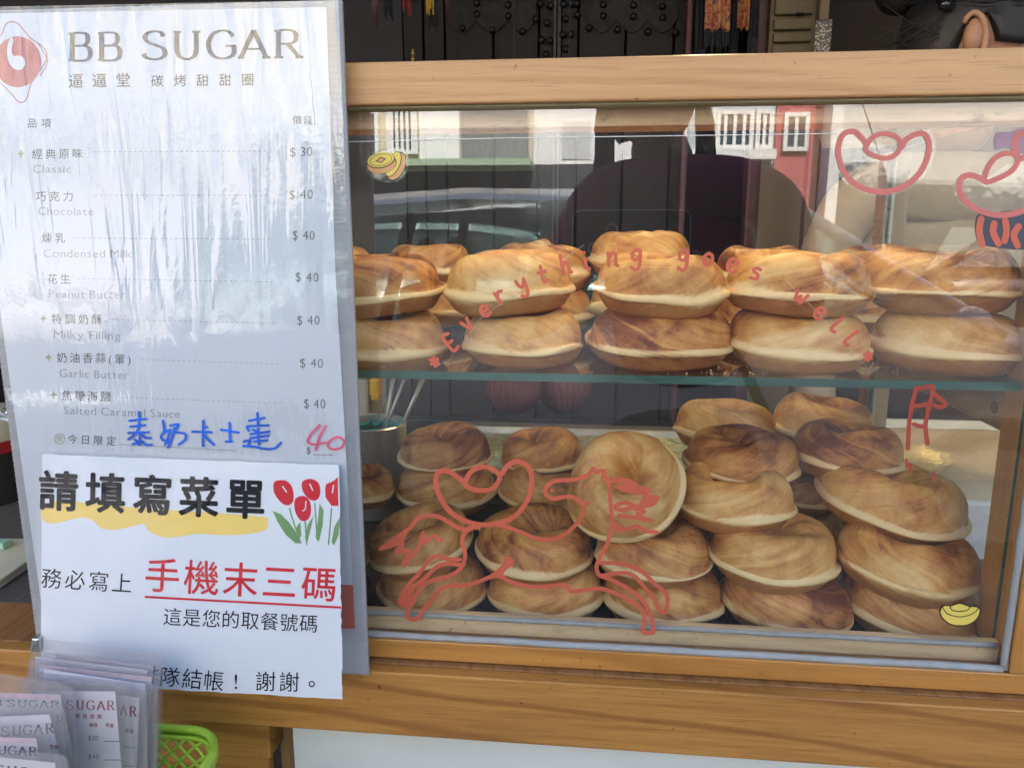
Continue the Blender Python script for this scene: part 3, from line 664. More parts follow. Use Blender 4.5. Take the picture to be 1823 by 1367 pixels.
# warm LED strip under the header
led = NT('lit_led_tube'); led_m = led.done(led.n('Emission', {'Color': (1.0, 0.84, 0.60, 1), 'Strength': 9.0}).outputs[0])
ls = thing('led_strip', 'slim warm lit strip lamp under the roof of the display case', 'lamp', (0.1, 0.61, z_beam_bot-0.010))
bx('lamp_housing', XL+0.05, XR-0.04, 0.602, 0.616, z_beam_bot+0.0010, z_beam_bot+0.0036, M['clip'], ls)
MB().tube([(XL+0.06, 0.608, z_beam_bot-0.0012), (XR-0.05, 0.608, z_beam_bot-0.0012)], 0.002, 10).build('lamp_tube', led_m, ls, smooth=True)

pl = thing('pendant_lamp', 'lit warm pendant lamp with tin shade hanging behind the case, above the picture', 'lamp', (0.14, 1.03, 0.40))
bulb = NT('lit_warm_bulb'); bulb_m = bulb.done(bulb.n('Emission', {'Color': (1.0, 0.74, 0.36, 1), 'Strength': 50.0}).outputs[0])
MB().ball((0.14, 1.03, 0.442), 0.026, 20, 12).build('light_bulb', bulb_m, pl, smooth=True)
MB().lathe((0.14, 1.03, 0.0), [(0.105, 0.405), (0.095, 0.440), (0.050, 0.480), (0.018, 0.500), (0.016, 0.503), (0.050, 0.484), (0.097, 0.442), (0.107, 0.405), (0.105, 0.405)], 32).build('lamp_shade', M['clip'], pl, autosmooth=True)
MB().tube([(0.14, 1.03, 0.495), (0.14, 1.03, 1.249)], 0.003, 8).build('cord', M['iron'], pl)

# ================================================================== DOUGHNUTS
PROF = [(0,-.12),(.10,-.10),(.19,.04),(.26,.24),(.35,.43),(.47,.53),(.61,.55),(.74,.50),(.84,.40),(.90,.28),(.93,.14),(.945,.055),(.985,.035),(1.02,.0),(1.01,-.06),(.95,-.095),(.89,-.20),(.80,-.32),(.62,-.375),(.35,-.385),(0,-.38)]
def _fnoise(rng, n):
    ph = rng.uniform(0, 2*PI, n); am = rng.normal(0, 1, n)/np.arange(1, n+1)**0.9
    return lambda u: sum(am[k]*np.cos((k+1)*u+ph[k]) for k in range(n))
def donut(label, x0, x1, rimy, y_, z=None, tilt=(0, 0), diam=None, hgt=1.0, group='baked doughnuts stacked in the display case', seed=None):
    donut.k += 1; rng = np.random.default_rng(donut.k*7+3 if seed is None else seed)
    c = P((x0+x1)/2, rimy, y=y_); R_ = (x1-x0)*T((x0+x1)/2, rimy, y_)/FPX/2 if diam is None else diam/2
    NU, NV = 84, 60
    pr = np.array(catmull(PROF, 12)); seg = np.r_[0, np.cumsum(np.hypot(*np.diff(pr, axis=0).T))]; tt = np.linspace(0, seg[-1], NV)
    r = np.interp(tt, seg, pr[:, 0]); z_ = np.interp(tt, seg, pr[:, 1]); vprof = tt/seg[-1]
    rimpos = seg[12*13]/seg[-1]
    u = np.linspace(0, 2*PI, NU, endpoint=False)
    UU, VV = np.meshgrid(u, np.arange(NV)); Rr = r[VV]; Zz = z_[VV].copy(); vp = vprof[VV]
    f1, f2, f3, f4 = _fnoise(rng, 5), _fnoise(rng, 4), _fnoise(rng, 9), _fnoise(rng, 7)
    top = np.clip((rimpos-vp)/rimpos, 0, 1)
    rimw = np.exp(-((vp-rimpos)/0.028)**2); tw0 = rng.uniform(0.5, 2.0)
    Rr = Rr*(1+0.022*f1(UU)) + rimw*(0.022*f3(UU)*np.abs(f2(UU)) - 0.045*(0.5+0.5*np.tanh(1.5*f4(UU+1.1))))
    wr = _fnoise(rng, 30); Rr = Rr+0.004*wr(UU+3.0*vp*tw0)*(1-rimw)*(Rr > 0.5)
    tw = rng.uniform(1.6, 2.8)*rng.choice([-1, 1])
    fold = f2(UU*1.0+tw*vp*3.0)
    crest = np.exp(-((Rr-0.52)/0.22)**2)*(vp < rimpos)
    Zz = Zz + crest*0.035*f1(UU+1.3) + top*0.018*fold*crest + 0.030*f4(UU)*rimw
    # spiral creases running into the hole
    ncr = rng.integers(1, 3)
    for _ in range(ncr):
        ph = rng.uniform(0, 2*PI); dphi = (UU+tw*vp*2.2-ph+PI) % (2*PI)-PI
        Zz -= 0.07*np.exp(-(dphi/0.16)**2)*np.exp(-((Rr-0.37)/0.17)**2)*(vp < rimpos)
        Zz += 0.045*np.exp(-((dphi-0.33)/0.22)**2)*np.exp(-((Rr-0.42)/0.2)**2)*(vp < rimpos)
    ox, oy = rng.uniform(-0.06, 0.06, 2); e = rng.uniform(0.94, 1.06)
    hx = np.exp(-(Rr/0.45)**2)
    X = (Rr*np.cos(UU)*e+ox*hx)*R_; Y = (Rr*np.sin(UU)/e+oy*hx)*R_; Z = Zz*min(R_*0.98, 0.0485)*hgt*rng.uniform(0.96, 1.04)
    # a slow random wobble over the whole body
    for _ in range(5):
        d_ = rng.normal(0, 1, 3); d_ /= np.linalg.norm(d_); s_ = np.sin((X*d_[0]+Y*d_[1]+Z*d_[2])/R_*rng.uniform(2.5, 6)+rng.uniform(0, 6))*0.012*R_
        Z = Z+s_*(1-rimw*0.5)*np.sign(top+0.2); X = X+s_*0.6*np.cos(UU); Y = Y+s_*0.6*np.sin(UU)
    verts = np.stack([X, Y, Z], -1).reshape(-1, 3)
    i, j = np.meshgrid(np.arange(NV-1), np.arange(NU), indexing='ij'); j2 = (j+1) % NU
    quads = np.stack([i*NU+j, (i+1)*NU+j, (i+1)*NU+j2, i*NU+j2], -1).reshape(-1, 4)
    me = bpy.data.meshes.new('doughnut'); me.from_pydata(verts.tolist(), [], quads.tolist())
    me.polygons.foreach_set('use_smooth', [True]*len(me.polygons)); me.materials.append(M['crust'])
    at = me.attributes.new('swirl', 'FLOAT_VECTOR', 'POINT')
    ang = UU + tw*vp*3.0 + 0.10*np.sin(3*vp*9+UU*2)
    s3 = np.stack([np.cos(ang)*1.0, np.sin(ang)*1.0, vp*0.30+Rr*0.0], -1)
    at.data.foreach_set('vector', s3.reshape(-1).astype(np.float32))
    at = me.attributes.new('rim', 'FLOAT', 'POINT')
    rw = np.exp(-((vp-rimpos-0.002)/(0.034*(1+0.5*f2(UU+2)).clip(0.35, 2.1)))**2)*(0.85+0.3*f1(UU+0.7)).clip(0.35, 1.1)
    at.data.foreach_set('value', rw.reshape(-1).astype(np.float32))
    at = me.attributes.new('prof', 'FLOAT', 'POINT'); at.data.foreach_set('value', vp.reshape(-1).astype(np.float32))
    o = bpy.data.objects.new('doughnut', me); COL.objects.link(o)
    o.location = (c.x, c.y, c.z+Z0 if z is None else z+Z0)
    o.rotation_euler = (Euler((math.radians(tilt[0]), math.radians(tilt[1]), 0)).to_matrix() @ Matrix.Rotation(rng.uniform(0, 2*PI), 3, 'Z')).to_euler()
    return tag(o, label, 'doughnut', group)
donut.k = 0
# upper shelf, front stacks
UG = 'doughnuts stacked two high along the front of the glass shelf'
YU = 0.628
for lab, a_, b_, r_, y_, tl in [
    ('baked doughnut on the shelf beside the menu board, bottom of its stack', 553, 795, 611, YU, (2, 1)),
    ('baked doughnut on top of the shelf stack beside the menu board', 548, 790, 516, YU, (3, -2)),
    ('second shelf stack from the menu board, bottom doughnut beside the letter E', 820, 1045, 608, YU, (1, -2)),
    ('second shelf stack from the menu board, top doughnut behind letters r y', 790, 1022, 512, YU, (3, -1)),
    ('middle shelf stack, bottom doughnut with a thin ragged pale rim', 1048, 1298, 605, YU, (3, 3)),
    ('middle shelf stack, top doughnut below the word goes', 1058, 1296, 514, YU, (4, 1)),
    ('fourth shelf stack, bottom doughnut behind the word well', 1295, 1546, 609, YU, (3, 3)),
    ('fourth shelf stack, top doughnut left of the white glare', 1288, 1545, 512, YU, (3, 1)),
    ('right end shelf stack, bottom doughnut with a broad pale band', 1555, 1808, 612, YU, (2, 2)),
    ('right end shelf stack, top doughnut under the bright glare', 1538, 1806, 507, YU, (3, -1))]:
    donut(lab, a_, b_, r_, y_, tilt=tl, group=UG)
BG = 'doughnuts in the rear row on the glass shelf'
for lab, a_, b_, r_, y_, z_ in [
    ('glazed doughnut peeping out behind the shelf stack by the menu board', 545, 668, 478, 0.80, None),
    ('shiny glazed doughnut in the rear shelf row between the first two stacks', 686, 842, 480, 0.795, None),
    ('rear row doughnut behind the letters t h i on the shelf', 875, 1052, 484, 0.775, None),
    ('highest doughnut on the shelf, pale edged, behind the letters n g', 1046, 1232, 462, 0.78, None),
    ('rear row doughnut behind the letters o e s on the shelf', 1268, 1440, 488, 0.775, None),
    ('rear doughnut between the two right hand shelf stacks', 1480, 1640, 485, 0.785, None)]:
    o = donut(lab, a_, b_, r_, y_, group=BG)
    # the one below it in the rear row
    q = o.location.z-Z0-0.042
    donut('lower one under the ' + lab.split(',')[0].replace('glazed ', ''), a_+3, b_+6, r_, y_+0.004, z=q, group=BG)
# lower level, on the floor of the case
def zl(k): return ZC+0.003+0.0195+0.0405*k
def low(lab, x0, x1, rimy, lvl, tilt=(0, 0), y_=None, grp='doughnuts piled on the floor of the display case', hgt=1.0, z=None):
    if y_ is None:
        y_ = P((x0+x1)/2, rimy, z=zl(lvl)).y
        for _ in range(5): y_ = max(y_, (0.569 if lvl == 0 else 0.560) + 1.02*(x1-x0)*T((x0+x1)/2, rimy, y_)/FPX/2)
    return donut(lab, x0, x1, rimy, y_, tilt=tilt, group=grp, hgt=hgt, z=z)
low('bottom doughnut of the front pile under the tail of the red horse', 672, 872, 1042, 0, (1, -1))
low('top doughnut of the front pile behind the tail of the red horse', 655, 846, 967, 1, (4, -7))
low('bottom doughnut of the front pile under the belly of the red horse', 868, 1072, 1048, 0, (1, 0))
low('doughnut with a deep hole behind the back of the red horse', 845, 1056, 973, 1, (5, 4))
low('bottom doughnut of the middle front pile behind the horse front legs', 1072, 1286, 1055, 0, (1, 2))
low('pink tinged second doughnut of the middle front pile, right of the horse neck', 1058, 1262, 984, 1, (2, 3))
low('bottom doughnut of the second pile from the right', 1283, 1508, 1067, 0, (1, 4))
low('doughnut with a folded edge, second from the bottom in the second pile from the right', 1265, 1490, 984, 1, (2, 4))
low('dark topped doughnut with a broad pale rim, third in the second pile from the right', 1196, 1411, 889, 2, (1, 0))
low('fourth doughnut of the pile with a thin pale lip on its right side', 1212, 1420, 822, 3, (0, 3), y_=0.705)
low('tall doughnut at the top left of the right hand pile, next to the dark gap', 1202, 1380, 765, 3, (-1, 3), y_=0.80)
low('bottom doughnut of the right end pile behind the yellow ingot sticker', 1505, 1738, 1078, 0, (1, 4))
low('dark purplish doughnut, second from the bottom in the right end pile', 1484, 1738, 996, 1, (3, 6))
low('largest doughnut with a torn pale edge at the top of the right end pile', 1455, 1710, 888, 2, (5, 6))
low('dark glazed doughnut behind the largest one in the right end pile', 1408, 1600, 809, 3, (1, 3), y_=0.715)
low('small golden doughnut at the very top of the right hand pile', 1376, 1552, 757, 4, (1, 2), y_=0.80)
# the big one leaning against the pile, its hole turned to the viewer
o = donut('large doughnut leaning on its side behind the head of the red horse', 1003, 1218, 866, 0.622, tilt=(42, -20), group='doughnuts piled on the floor of the display case')
for lab, a_, b_, r_, y_, tl in [
    ('brown doughnut half hidden by the menu board, in front of the metal cup', 575, 706, 868, 0.74, (0, 4)),
    ('dark doughnut in the rear pile right of the metal cup, upper one', 711, 875, 808, 0.765, (2, 0)),
    ('dark doughnut in the rear pile behind the red ingot outline', 703, 888, 868, 0.755, (2, 0)),
    ('rear pile doughnut before the wire rack, upper one, above the horse back', 888, 1040, 812, 0.79, (2, -2)),
    ('rear pile doughnut with a pale edge, right of the red ingot outline', 886, 1065, 872, 0.765, (2, 3)),
    ('dark doughnut peeping out behind the large leaning one', 1056, 1192, 818, 0.80, (0, 0)),
    ('shaded doughnut in the gap between the two right hand piles', 1370, 1500, 880, 0.735, (0, 0)),
    ('shaded doughnut low in the gap between the two right hand piles', 1365, 1505, 950, 0.72, (0, 0)),
    ('pale edged doughnut at the left end beside the menu board, low down', 545, 662, 990, 0.69, (0, 0)),
    ('shaded doughnut under the large leaning one, behind the middle pile', 1060, 1200, 905, 0.745, (0, 0)),
    ('shaded doughnut behind the middle pile at floor level', 1150, 1300, 960, 0.735, (0, 0))]:
    donut(lab, a_, b_, r_, y_, tilt=tl, group='doughnuts in the rear piles on the floor of the case')

# bun scrap on the shelf and crumbs
mb = MB(); c = P(1070, 550, y=0.70); mb.ball(c, (0.013, 0.008, 0.006), 14, 8)
mb.v = [(x+random.uniform(-.0012, .0012), y+random.uniform(-.0012, .0012), z+random.uniform(-.001, .001)) for x, y, z in mb.v]
tag(mb.build('bread_scrap', simple('pale_crumb', (0.72, 0.58, 0.34), 0.7), smooth=True), 'pale scrap of bread lying between the second and third shelf stacks', 'scrap')
mb = MB()
for k in range(230):
    q = random.random()
    if q < 0.6: px = random.choice([700, 860, 1270, 1240, 1330, 1400, 1530, 1560, 1640]) + random.gauss(0, 40); c = P(px, 655+random.uniform(-12, 12), z=ZS+0.0006)
    else: c = Vector((random.uniform(XL+.02, XR-.03), random.uniform(0.59, 0.62), ZC+0.0035))
    if q < 0.6 and not (0.573 < c.y < 1.0 and c.x < SX-0.006): continue
    s_ = random.uniform(0.0004, 0.0013)
    mb.add([(c.x-s_, c.y, c.z), (c.x+s_, c.y-s_*.5, c.z), (c.x+s_*.4, c.y+s_, c.z), (c.x, c.y, c.z+s_*1.1)], [(0, 1, 3), (1, 2, 3), (2, 0, 3), (0, 2, 1)])
tag(mb.build('bread_crumbs', simple('crumb', (0.70, 0.52, 0.28), 0.7)), 'scattered bread crumbs on the shelf and the case floor', 'crumbs', kind='stuff')

# tray with wire rack behind the lower doughnuts
tr = thing('metal_tray', 'shiny metal baking tray with a wire rack behind the lower doughnuts', 'tray', (0.13, 1.0, ZC+0.003))
tx0, tx1, ty0, ty1 = P(772, 760, y=1.15).x, 0.35, 0.905, 1.155
zb, zr = ZC+0.006, P(900, 756, y=1.15).z
def rrect(x0, x1, y0, y1, r, n=6):
    out = []
    for cx, cy, a0 in ((x1-r, y1-r, 0), (x0+r, y1-r, PI/2), (x0+r, y0+r, PI), (x1-r, y0+r, 1.5*PI)):
        for k in range(n+1): out.append((cx+r*math.cos(a0+PI/2*k/n), cy+r*math.sin(a0+PI/2*k/n)))
    return out
rings = []
for ins, z_, r_ in ((0.022, zb, 0.02), (0.016, zb+0.004, 0.03), (0.006, zr-0.003, 0.035), (0.0, zr, 0.04), (-0.006, zr+0.001, 0.045), (-0.007, zr-0.003, 0.045)):
    rings.append([(x, y, z_) for x, y in rrect(tx0+ins, tx1-ins, ty0+ins, ty1-ins, r_)])
mb = MB(); n = len(rings[0])
for r_ in rings: mb.v += r_
for i in range(len(rings)-1):
    for k in range(n): mb.f.append((i*n+k, i*n+(k+1) % n, (i+1)*n+(k+1) % n, (i+1)*n+k))
mb.f.append(tuple(range(n)))
mb.build('tray_pan', M['tray'], tr, autosmooth=True)
mb = MB()
for k in range(30):
    y_ = ty0+0.022+(ty1-ty0-0.044)*k/29; mb.tube([(tx0+0.02, y_, zr-0.010), (tx1-0.02, y_, zr-0.010)], 0.0013, 6)
for k in range(5):
    x_ = tx0+0.03+(tx1-tx0-0.06)*k/4; mb.tube([(x_, ty0+0.02, zr-0.0128), (x_, ty1-0.02, zr-0.0128)], 0.0016, 6)
o = mb.build('wire_rack', M['wire'], tr, smooth=True); o['kind'] = 'stuff'

# metal cup with spoons
cpos = P(672, 835, y=0.86)
cy = 0.86; cxx = P(662, 800, y=cy).x; ctop = P(662, 752, y=cy).z; cr_ = (725-600)/2*T(662, 752, cy)/FPX
cp = thing('metal_cup', 'brushed metal cup with teal lining beside the menu board', 'cup', (cxx, cy, ZC+0.003))
MB().lathe((cxx, cy, 0), [(0.001, ZC+0.0035), (cr_-0.003, ZC+0.0035), (cr_, ZC+0.008), (cr_, ctop-0.002), (cr_+0.0012, ctop), (cr_, ctop+0.0012), (cr_-0.0012, ctop), (cr_-0.0015, ZC+0.01), (0.001, ZC+0.006)], 40).build('cup_body', M['steel'], cp, autosmooth=True)
mb = MB(); pts = []
for k in range(44):
    an = 2*PI*k/44; r_ = cr_-0.0045-0.003*abs(math.sin(k*1.9)); pts.append((cxx+r_*math.cos(an), cy+r_*math.sin(an), ctop-0.010+0.006*math.sin(k*2.7)*math.cos(k*0.7)))
mb.tube(pts+[pts[0]], 0.0028, 6); mb.add([(x, y, ctop-0.016) for x, y, z in pts], [tuple(range(44))])
mb.build('teal_lining', M['teal'], cp, smooth=True)
for lab, a_, b_, wd in [('shortest metal spoon handle standing in the cup, the leftmost', (700, 672), (686, 768), 0.0028), ('middle metal spoon handle leaning right in the cup', (722, 668), (684, 770), 0.0024), ('broad metal spatula handle at the right rim of the cup', (756, 668), (716, 758), 0.0032)]:
    A = P(*a_, y=cy+0.005); B = P(*b_, y=cy-0.002)
    mb = MB(); D_ = (A-B); L_ = D_.length; D_.normalize()
    mb.tube([B-D_*0.02, B+D_*L_*0.5, A], [wd*0.7, wd*0.8, wd], 8); mb.ball(A, (wd*1.15, wd*0.8, wd*1.15), 10, 6)
    tag(mb.build('spoon', M['steel'], smooth=True), lab, 'spoon', 'utensils in the metal cup')
# plastic tub with yellow latch
tbx = thing('plastic_tub', 'cloudy plastic tub with a yellow latch behind the metal cup', 'container', (P(645, 700, y=0.98).x, 0.99, ZC+0.003))
a_ = P(652, 672, y=0.96)
bx('tub_body', a_.x-0.09, P(655, 672, y=0.96).x, 0.96, 1.05, ZC+0.0035, P(640, 674, y=0.96).z, M['cloudy'], tbx, 0.004)
bx('tub_lid', a_.x-0.092, P(658, 672, y=0.96).x, 0.957, 1.053, P(640, 673.5, y=0.96).z, P(640, 668, y=0.96).z, simple('lid_plastic', (0.6, 0.55, 0.42), 0.35), tbx, 0.002)
lx = P(656, 690, y=0.962).x
bx('latch', lx, lx+0.014, 0.962, 0.985, P(660, 707, y=0.962).z, P(660, 674, y=0.962).z, M['yellow_plastic'], tbx, 0.004)
bx('latch_tab', lx+0.006, lx+0.017, 0.950, 0.9615, P(660, 710, y=0.962).z, P(660, 696, y=0.962).z, M['yellow_plastic'], tbx, 0.002)
# ribbed maroon paper lanterns hanging in the dark shop
for px, lab in ((935, 'left one of two ribbed maroon lanterns in the dark behind the shelf'), (1000, 'right one of two ribbed maroon lanterns in the dark behind the shelf')):
    y_ = 1.55 if px < 950 else 1.62; c = P(px-(20 if px < 950 else -5), 690, y=y_); r0 = 0.056
    t = thing('ribbed_lantern', lab, 'lantern', (c.x, y_, c.z-0.05), 'ribbed lanterns behind the case')
    mb = MB(); n, m = 56, 14
    for i in range(m+1):
        th = PI*(0.04+0.92*i/m)
        for k in range(n):
            an = 2*PI*k/n; rr = r0*math.sin(th)*(1+0.035*(k % 2)); mb.v.append((c.x+rr*math.cos(an), y_+rr*math.sin(an), c.z+0.055*math.cos(th)))
    for i in range(m):
        for k in range(n): mb.f.append((i*n+k, (i+1)*n+k, (i+1)*n+(k+1) % n, i*n+(k+1) % n))
    mb.build('lantern_shade', simple('maroon_paper', (0.13, 0.028, 0.028), 0.7), t)
    MB().tube([(c.x, y_, c.z+0.054), (c.x, y_, 1.2)], 0.001, 5).build('cord', M['iron'], t)
# foam box with tray of paste at the right inside
fx0 = P(1600, 880, y=0.86).x; fz = P(1760, 888, y=0.80).z
bxx = thing('white_foam_box', 'white foam box standing at the right end of the case', 'box', (fx0+0.1, 0.95, ZC+0.003))
fx0 = P(1640, 950, y=0.80).x
bx('box_body', fx0, fx0+0.30, 0.80, 1.08, ZC+0.0015, P(1760, 1002, y=0.80).z, M['white_foam'], bxx, 0.004)
bx('box_lid', fx0-0.002, fx0+0.302, 0.797, 1.083, P(1760, 1001, y=0.80).z, fz-0.002, M['white_foam'], bxx, 0.004)
pt = thing('paste_tray', 'cream tray heaped with smooth beige paste on the white foam box', 'tray', (fx0+0.06, 0.93, fz))
tA, tB, tC, tD = fx0-0.02, fx0+0.28, 0.79, 1.06
zrim = fz+0.020
rings = []
for ins, z_ in ((0.010, fz-0.0015), (0.004, fz+0.010), (0.0, zrim), (-0.001, zrim+0.001), (0.003, zrim+0.0005), (0.008, fz+0.008)):
    rings.append([(x, y, z_) for x, y in rrect(tA+ins, tB-ins, tC+ins, tD-ins, 0.02)])
mb = MB(); n = len(rings[0])
for r_ in rings: mb.v += r_
for i in range(len(rings)-1):
    for k in range(n): mb.f.append((i*n+k, i*n+(k+1) % n, (i+1)*n+(k+1) % n, (i+1)*n+k))
mb.f.append(tuple(range(n))); mb.f.append(tuple(range((len(rings)-1)*n, len(rings)*n)))
mb.build('tray_shell', M['cream_tray'], pt, autosmooth=True)
mb = MB(); nx = ny = 30
for j in range(ny+1):
    for i in range(nx+1):
        u, v = i/nx, j/ny; x = tA+0.007+(tB-tA-0.014)*u; y = tC+0.007+(tD-tC-0.014)*v
        e = min(1, 6*u, 6*(1-u), 5*v, 6*(1-v)); h = 0.010+e*(0.009+0.003*math.sin(9*u+3*v)+0.004*math.sin(14*v-5*u*v+2)+0.003*math.sin(23*u*v+7))
        mb.v.append((x, y, fz+h))
for j in range(ny):
    for i in range(nx): a0 = j*(nx+1)+i; mb.f.append((a0, a0+1, a0+nx+2, a0+nx+1))
mb.build('beige_paste', M['paste'], pt, smooth=True)

# ================================================================== STICKERS ON THE GLASS
G = Flat(GY-0.0006)
def sticker(name, label, cat='sticker', loc=None):
    return thing(name, label, cat, loc or (0.1, GY, 0))
def cc(o, s_, pts): return [(o[0]+x/s_, o[1]+y/s_) for x, y in pts]
S = 2.926
# galloping horse carrying an ingot outline
c8 = (600, 740)
hs = sticker('horse_sticker', 'red vinyl outline of a galloping horse stuck on the lower glass', loc=P(950, 1000, y=GY))
mb = MB(); wd = 7.4
HL = [
 [(1385,318),(1393,286),(1345,292),(1335,272),(1305,310),(1230,332),(1160,337),(1110,350),(1086,385),(1092,415),(1130,432),(1180,422),(1230,425),(1275,452),(1288,470),(1280,510),(1250,560),(1190,615),(1120,645),(1040,640),(970,610),(900,585),(845,568)],
 [(1275,456),(1312,452)],
 [(1385,312),(1412,345),(1424,450),(1430,560),(1410,660),(1370,735),(1352,790),(1368,830),(1420,850),(1500,890),(1580,950),(1622,1010),(1642,1070),(1648,1128)],
 [(1372,765),(1450,768),(1540,785),(1600,820),(1650,870),(1700,912),(1722,945),(1710,1022),(1676,1008),(1655,960),(1600,890),(1540,828),(1470,818),(1380,832)],
 [(1648,1128),(1592,1126),(1602,1060),(1580,1000),(1520,960),(1440,920),(1370,900),(1300,905),(1220,912),(1180,880),(1120,885),(1040,890),(960,880),(900,862),(850,835),(800,838),(740,862),(660,882),(590,885),(540,900),(500,950),(455,1005),(412,1060),(362,1040),(392,975),(430,905),(480,862),(560,842),(620,815),(655,780)],
 [(655,780),(590,770),(530,780),(480,822),(430,868),(375,905)],
 [(740,578),(700,582),(650,590),(600,565),(540,530),(480,520),(420,535),(378,585),(300,640),(228,692)],
 [(228,692),(345,660),(305,715),(375,700),(340,788),(430,672),(447,605),(458,660),(500,625),(540,650)],
 [(702,585),(662,612),(652,660),(668,720),(655,780)],
 [(640,748),(570,745),(515,730),(470,765),(420,830),(362,890),(328,975),(380,982),(388,910)],
 [(800,838),(860,790),(890,745),(912,764),(868,800),(852,838)],
 [(1420,340),(1480,335),(1530,345),(1570,372),(1625,385),(1592,400),(1540,398),(1500,385),(1462,368)],
 [(1625,390),(1598,420),(1668,425),(1640,462),(1560,470),(1500,452),(1448,472),(1480,490),(1540,478),(1602,498),(1560,518),(1645,550),(1560,532),(1470,520)],
 [(1438,560),(1500,592),(1560,575),(1610,600),(1665,606)],
]
for st in HL: G.ribbon(mb, cc(c8, S, st), wd, smooth=4)
for q in ((1292, 364), (1120, 388)): G.disc(mb, cc(c8, S, [q])[0], 4, 3, 0.3, n=12)
for pl in ([(330,978),(382,982),(392,905),(365,892)], [(228,692),(300,640),(378,590),(345,655)], [(1440,565),(1500,595),(1480,612),(1440,592)], [(1462,368),(1540,392),(1600,398),(1560,372),(1520,348)], [(1600,420),(1668,425),(1640,462),(1560,500),(1520,480),(1570,460)], [(820,838),(862,792),(890,770),(868,812)]):
    G.poly(mb, cc(c8, S, pl), d=0.00003)
mb.build('horse_outline', M['vinyl_red'], hs)
mb = MB()
ING = [(668,352),(600,300),(560,285),(522,302),(515,350),(535,420),(580,490),(640,535),(720,563),(800,566),(880,548),(940,510),(985,450),(1012,370),(1010,300),(980,252),(930,237),(888,262),(858,305)]
OV = [(668,352),(690,300),(740,268),(800,274),(845,308),(840,345),(800,383),(740,388),(690,375)]
G.ribbon(mb, cc(c8, S, ING), 9.0); G.ribbon(mb, cc(c8, S, OV), 8.5, closed=True)
mb.build('ingot_outline', M['vinyl_red'], hs)
# upper right ingot outlines
c5 = (1200, 0)
for nm, lab, O_, V_, wdt in [
    ('ingot_sticker', 'pink ingot outline sticker at the upper right of the glass, the complete one',
     [(1005,755),(970,712),(930,685),(878,705),(855,780),(870,860),(910,930),(980,980),(1080,1000),(1180,980),(1260,925),(1310,850),(1330,760),(1308,702),(1260,700),(1210,730),(1188,765)],
     [(1005,755),(1040,712),(1100,697),(1155,712),(1180,748),(1162,800),(1110,825),(1050,815),(1000,785)], 10.0),
    ('ingot_sticker', 'pink ingot outline sticker cut off at the right edge of the photo',
     [(1620,945),(1560,915),(1503,925),(1485,980),(1520,1050),(1600,1100),(1700,1122),(1800,1105),(1880,1060),(1960,980),(1985,880),(1950,800),(1880,800),(1800,830)],
     [(1620,948),(1638,870),(1690,812),(1760,800),(1792,830),(1765,885),(1700,925)], 10.5)]:
    st = sticker(nm, lab, loc=G.map(1600, 280)); st['group'] = 'ingot outline stickers'
    mb = MB(); G.ribbon(mb, cc(c5, S, O_), wdt); G.ribbon(mb, cc(c5, S, V_), wdt*0.9, closed=True)
    mb.build('ingot_outline', M['vinyl_pink'], st)
    mb = MB(); cxp = np.mean([p[0] for p in O_]); cyp = np.mean([p[1] for p in O_])
    G.poly(mb, cc(c5, S, [(cxp+(x-cxp)*1.14, cyp+(y-cyp)*1.14) for x, y in catmull(O_, 3)]), d=-0.00025)
    mb.build('clear_backing', M['sticker_film'], st)
st = sticker('curl_sticker', 'pink cloud curl sticker at the right edge above the cut off ingot', loc=G.map(1800, 250))
mb = MB(); G.ribbon(mb, cc(c5, S, [(1790,820),(1775,760),(1790,710),(1840,690),(1900,700)]), 11); mb.build('curl', M['vinyl_pink'], st)
st = sticker('cloud_sticker', 'pale lilac cloud sticker at the right edge above the red letters', loc=G.map(1790, 250))
mb = MB(); G.poly(mb, cc(c5, S, catmull([(1668,720),(1690,690),(1740,690),(1800,670),(1900,665),(1900,790),(1800,800),(1740,770),(1680,780)], 4, True)), d=-0.0002); mb.build('cloud', simple('lilac_vinyl', (0.34, 0.22, 0.27), 0.5, 0, 0.1), st)
st = sticker('red_letter_sticker', 'thick red strokes of lettering on a blue patch at the right edge', loc=G.map(1785, 415))
mb = MB(); G.poly(mb, cc(c5, S, catmull([(1575,1130),(1640,1110),(1900,1110),(1900,1290),(1640,1285),(1575,1240)], 4, True)), d=-0.0002); mb.build('blue_patch', simple('navy_vinyl', (0.05, 0.055, 0.08), 0.5), st)
for a_ in ([(1600,1140),(1590,1200),(1605,1275)], [(1668,1165),(1662,1210),(1690,1270)], [(1725,1150),(1732,1200),(1722,1255)], [(1795,1180),(1770,1225),(1790,1280)], [(1850,1140),(1845,1260)]):
    mb = MB(); G.ribbon(mb, cc(c5, S, a_), 12); mb.build('stroke', M['vinyl_red'], st)
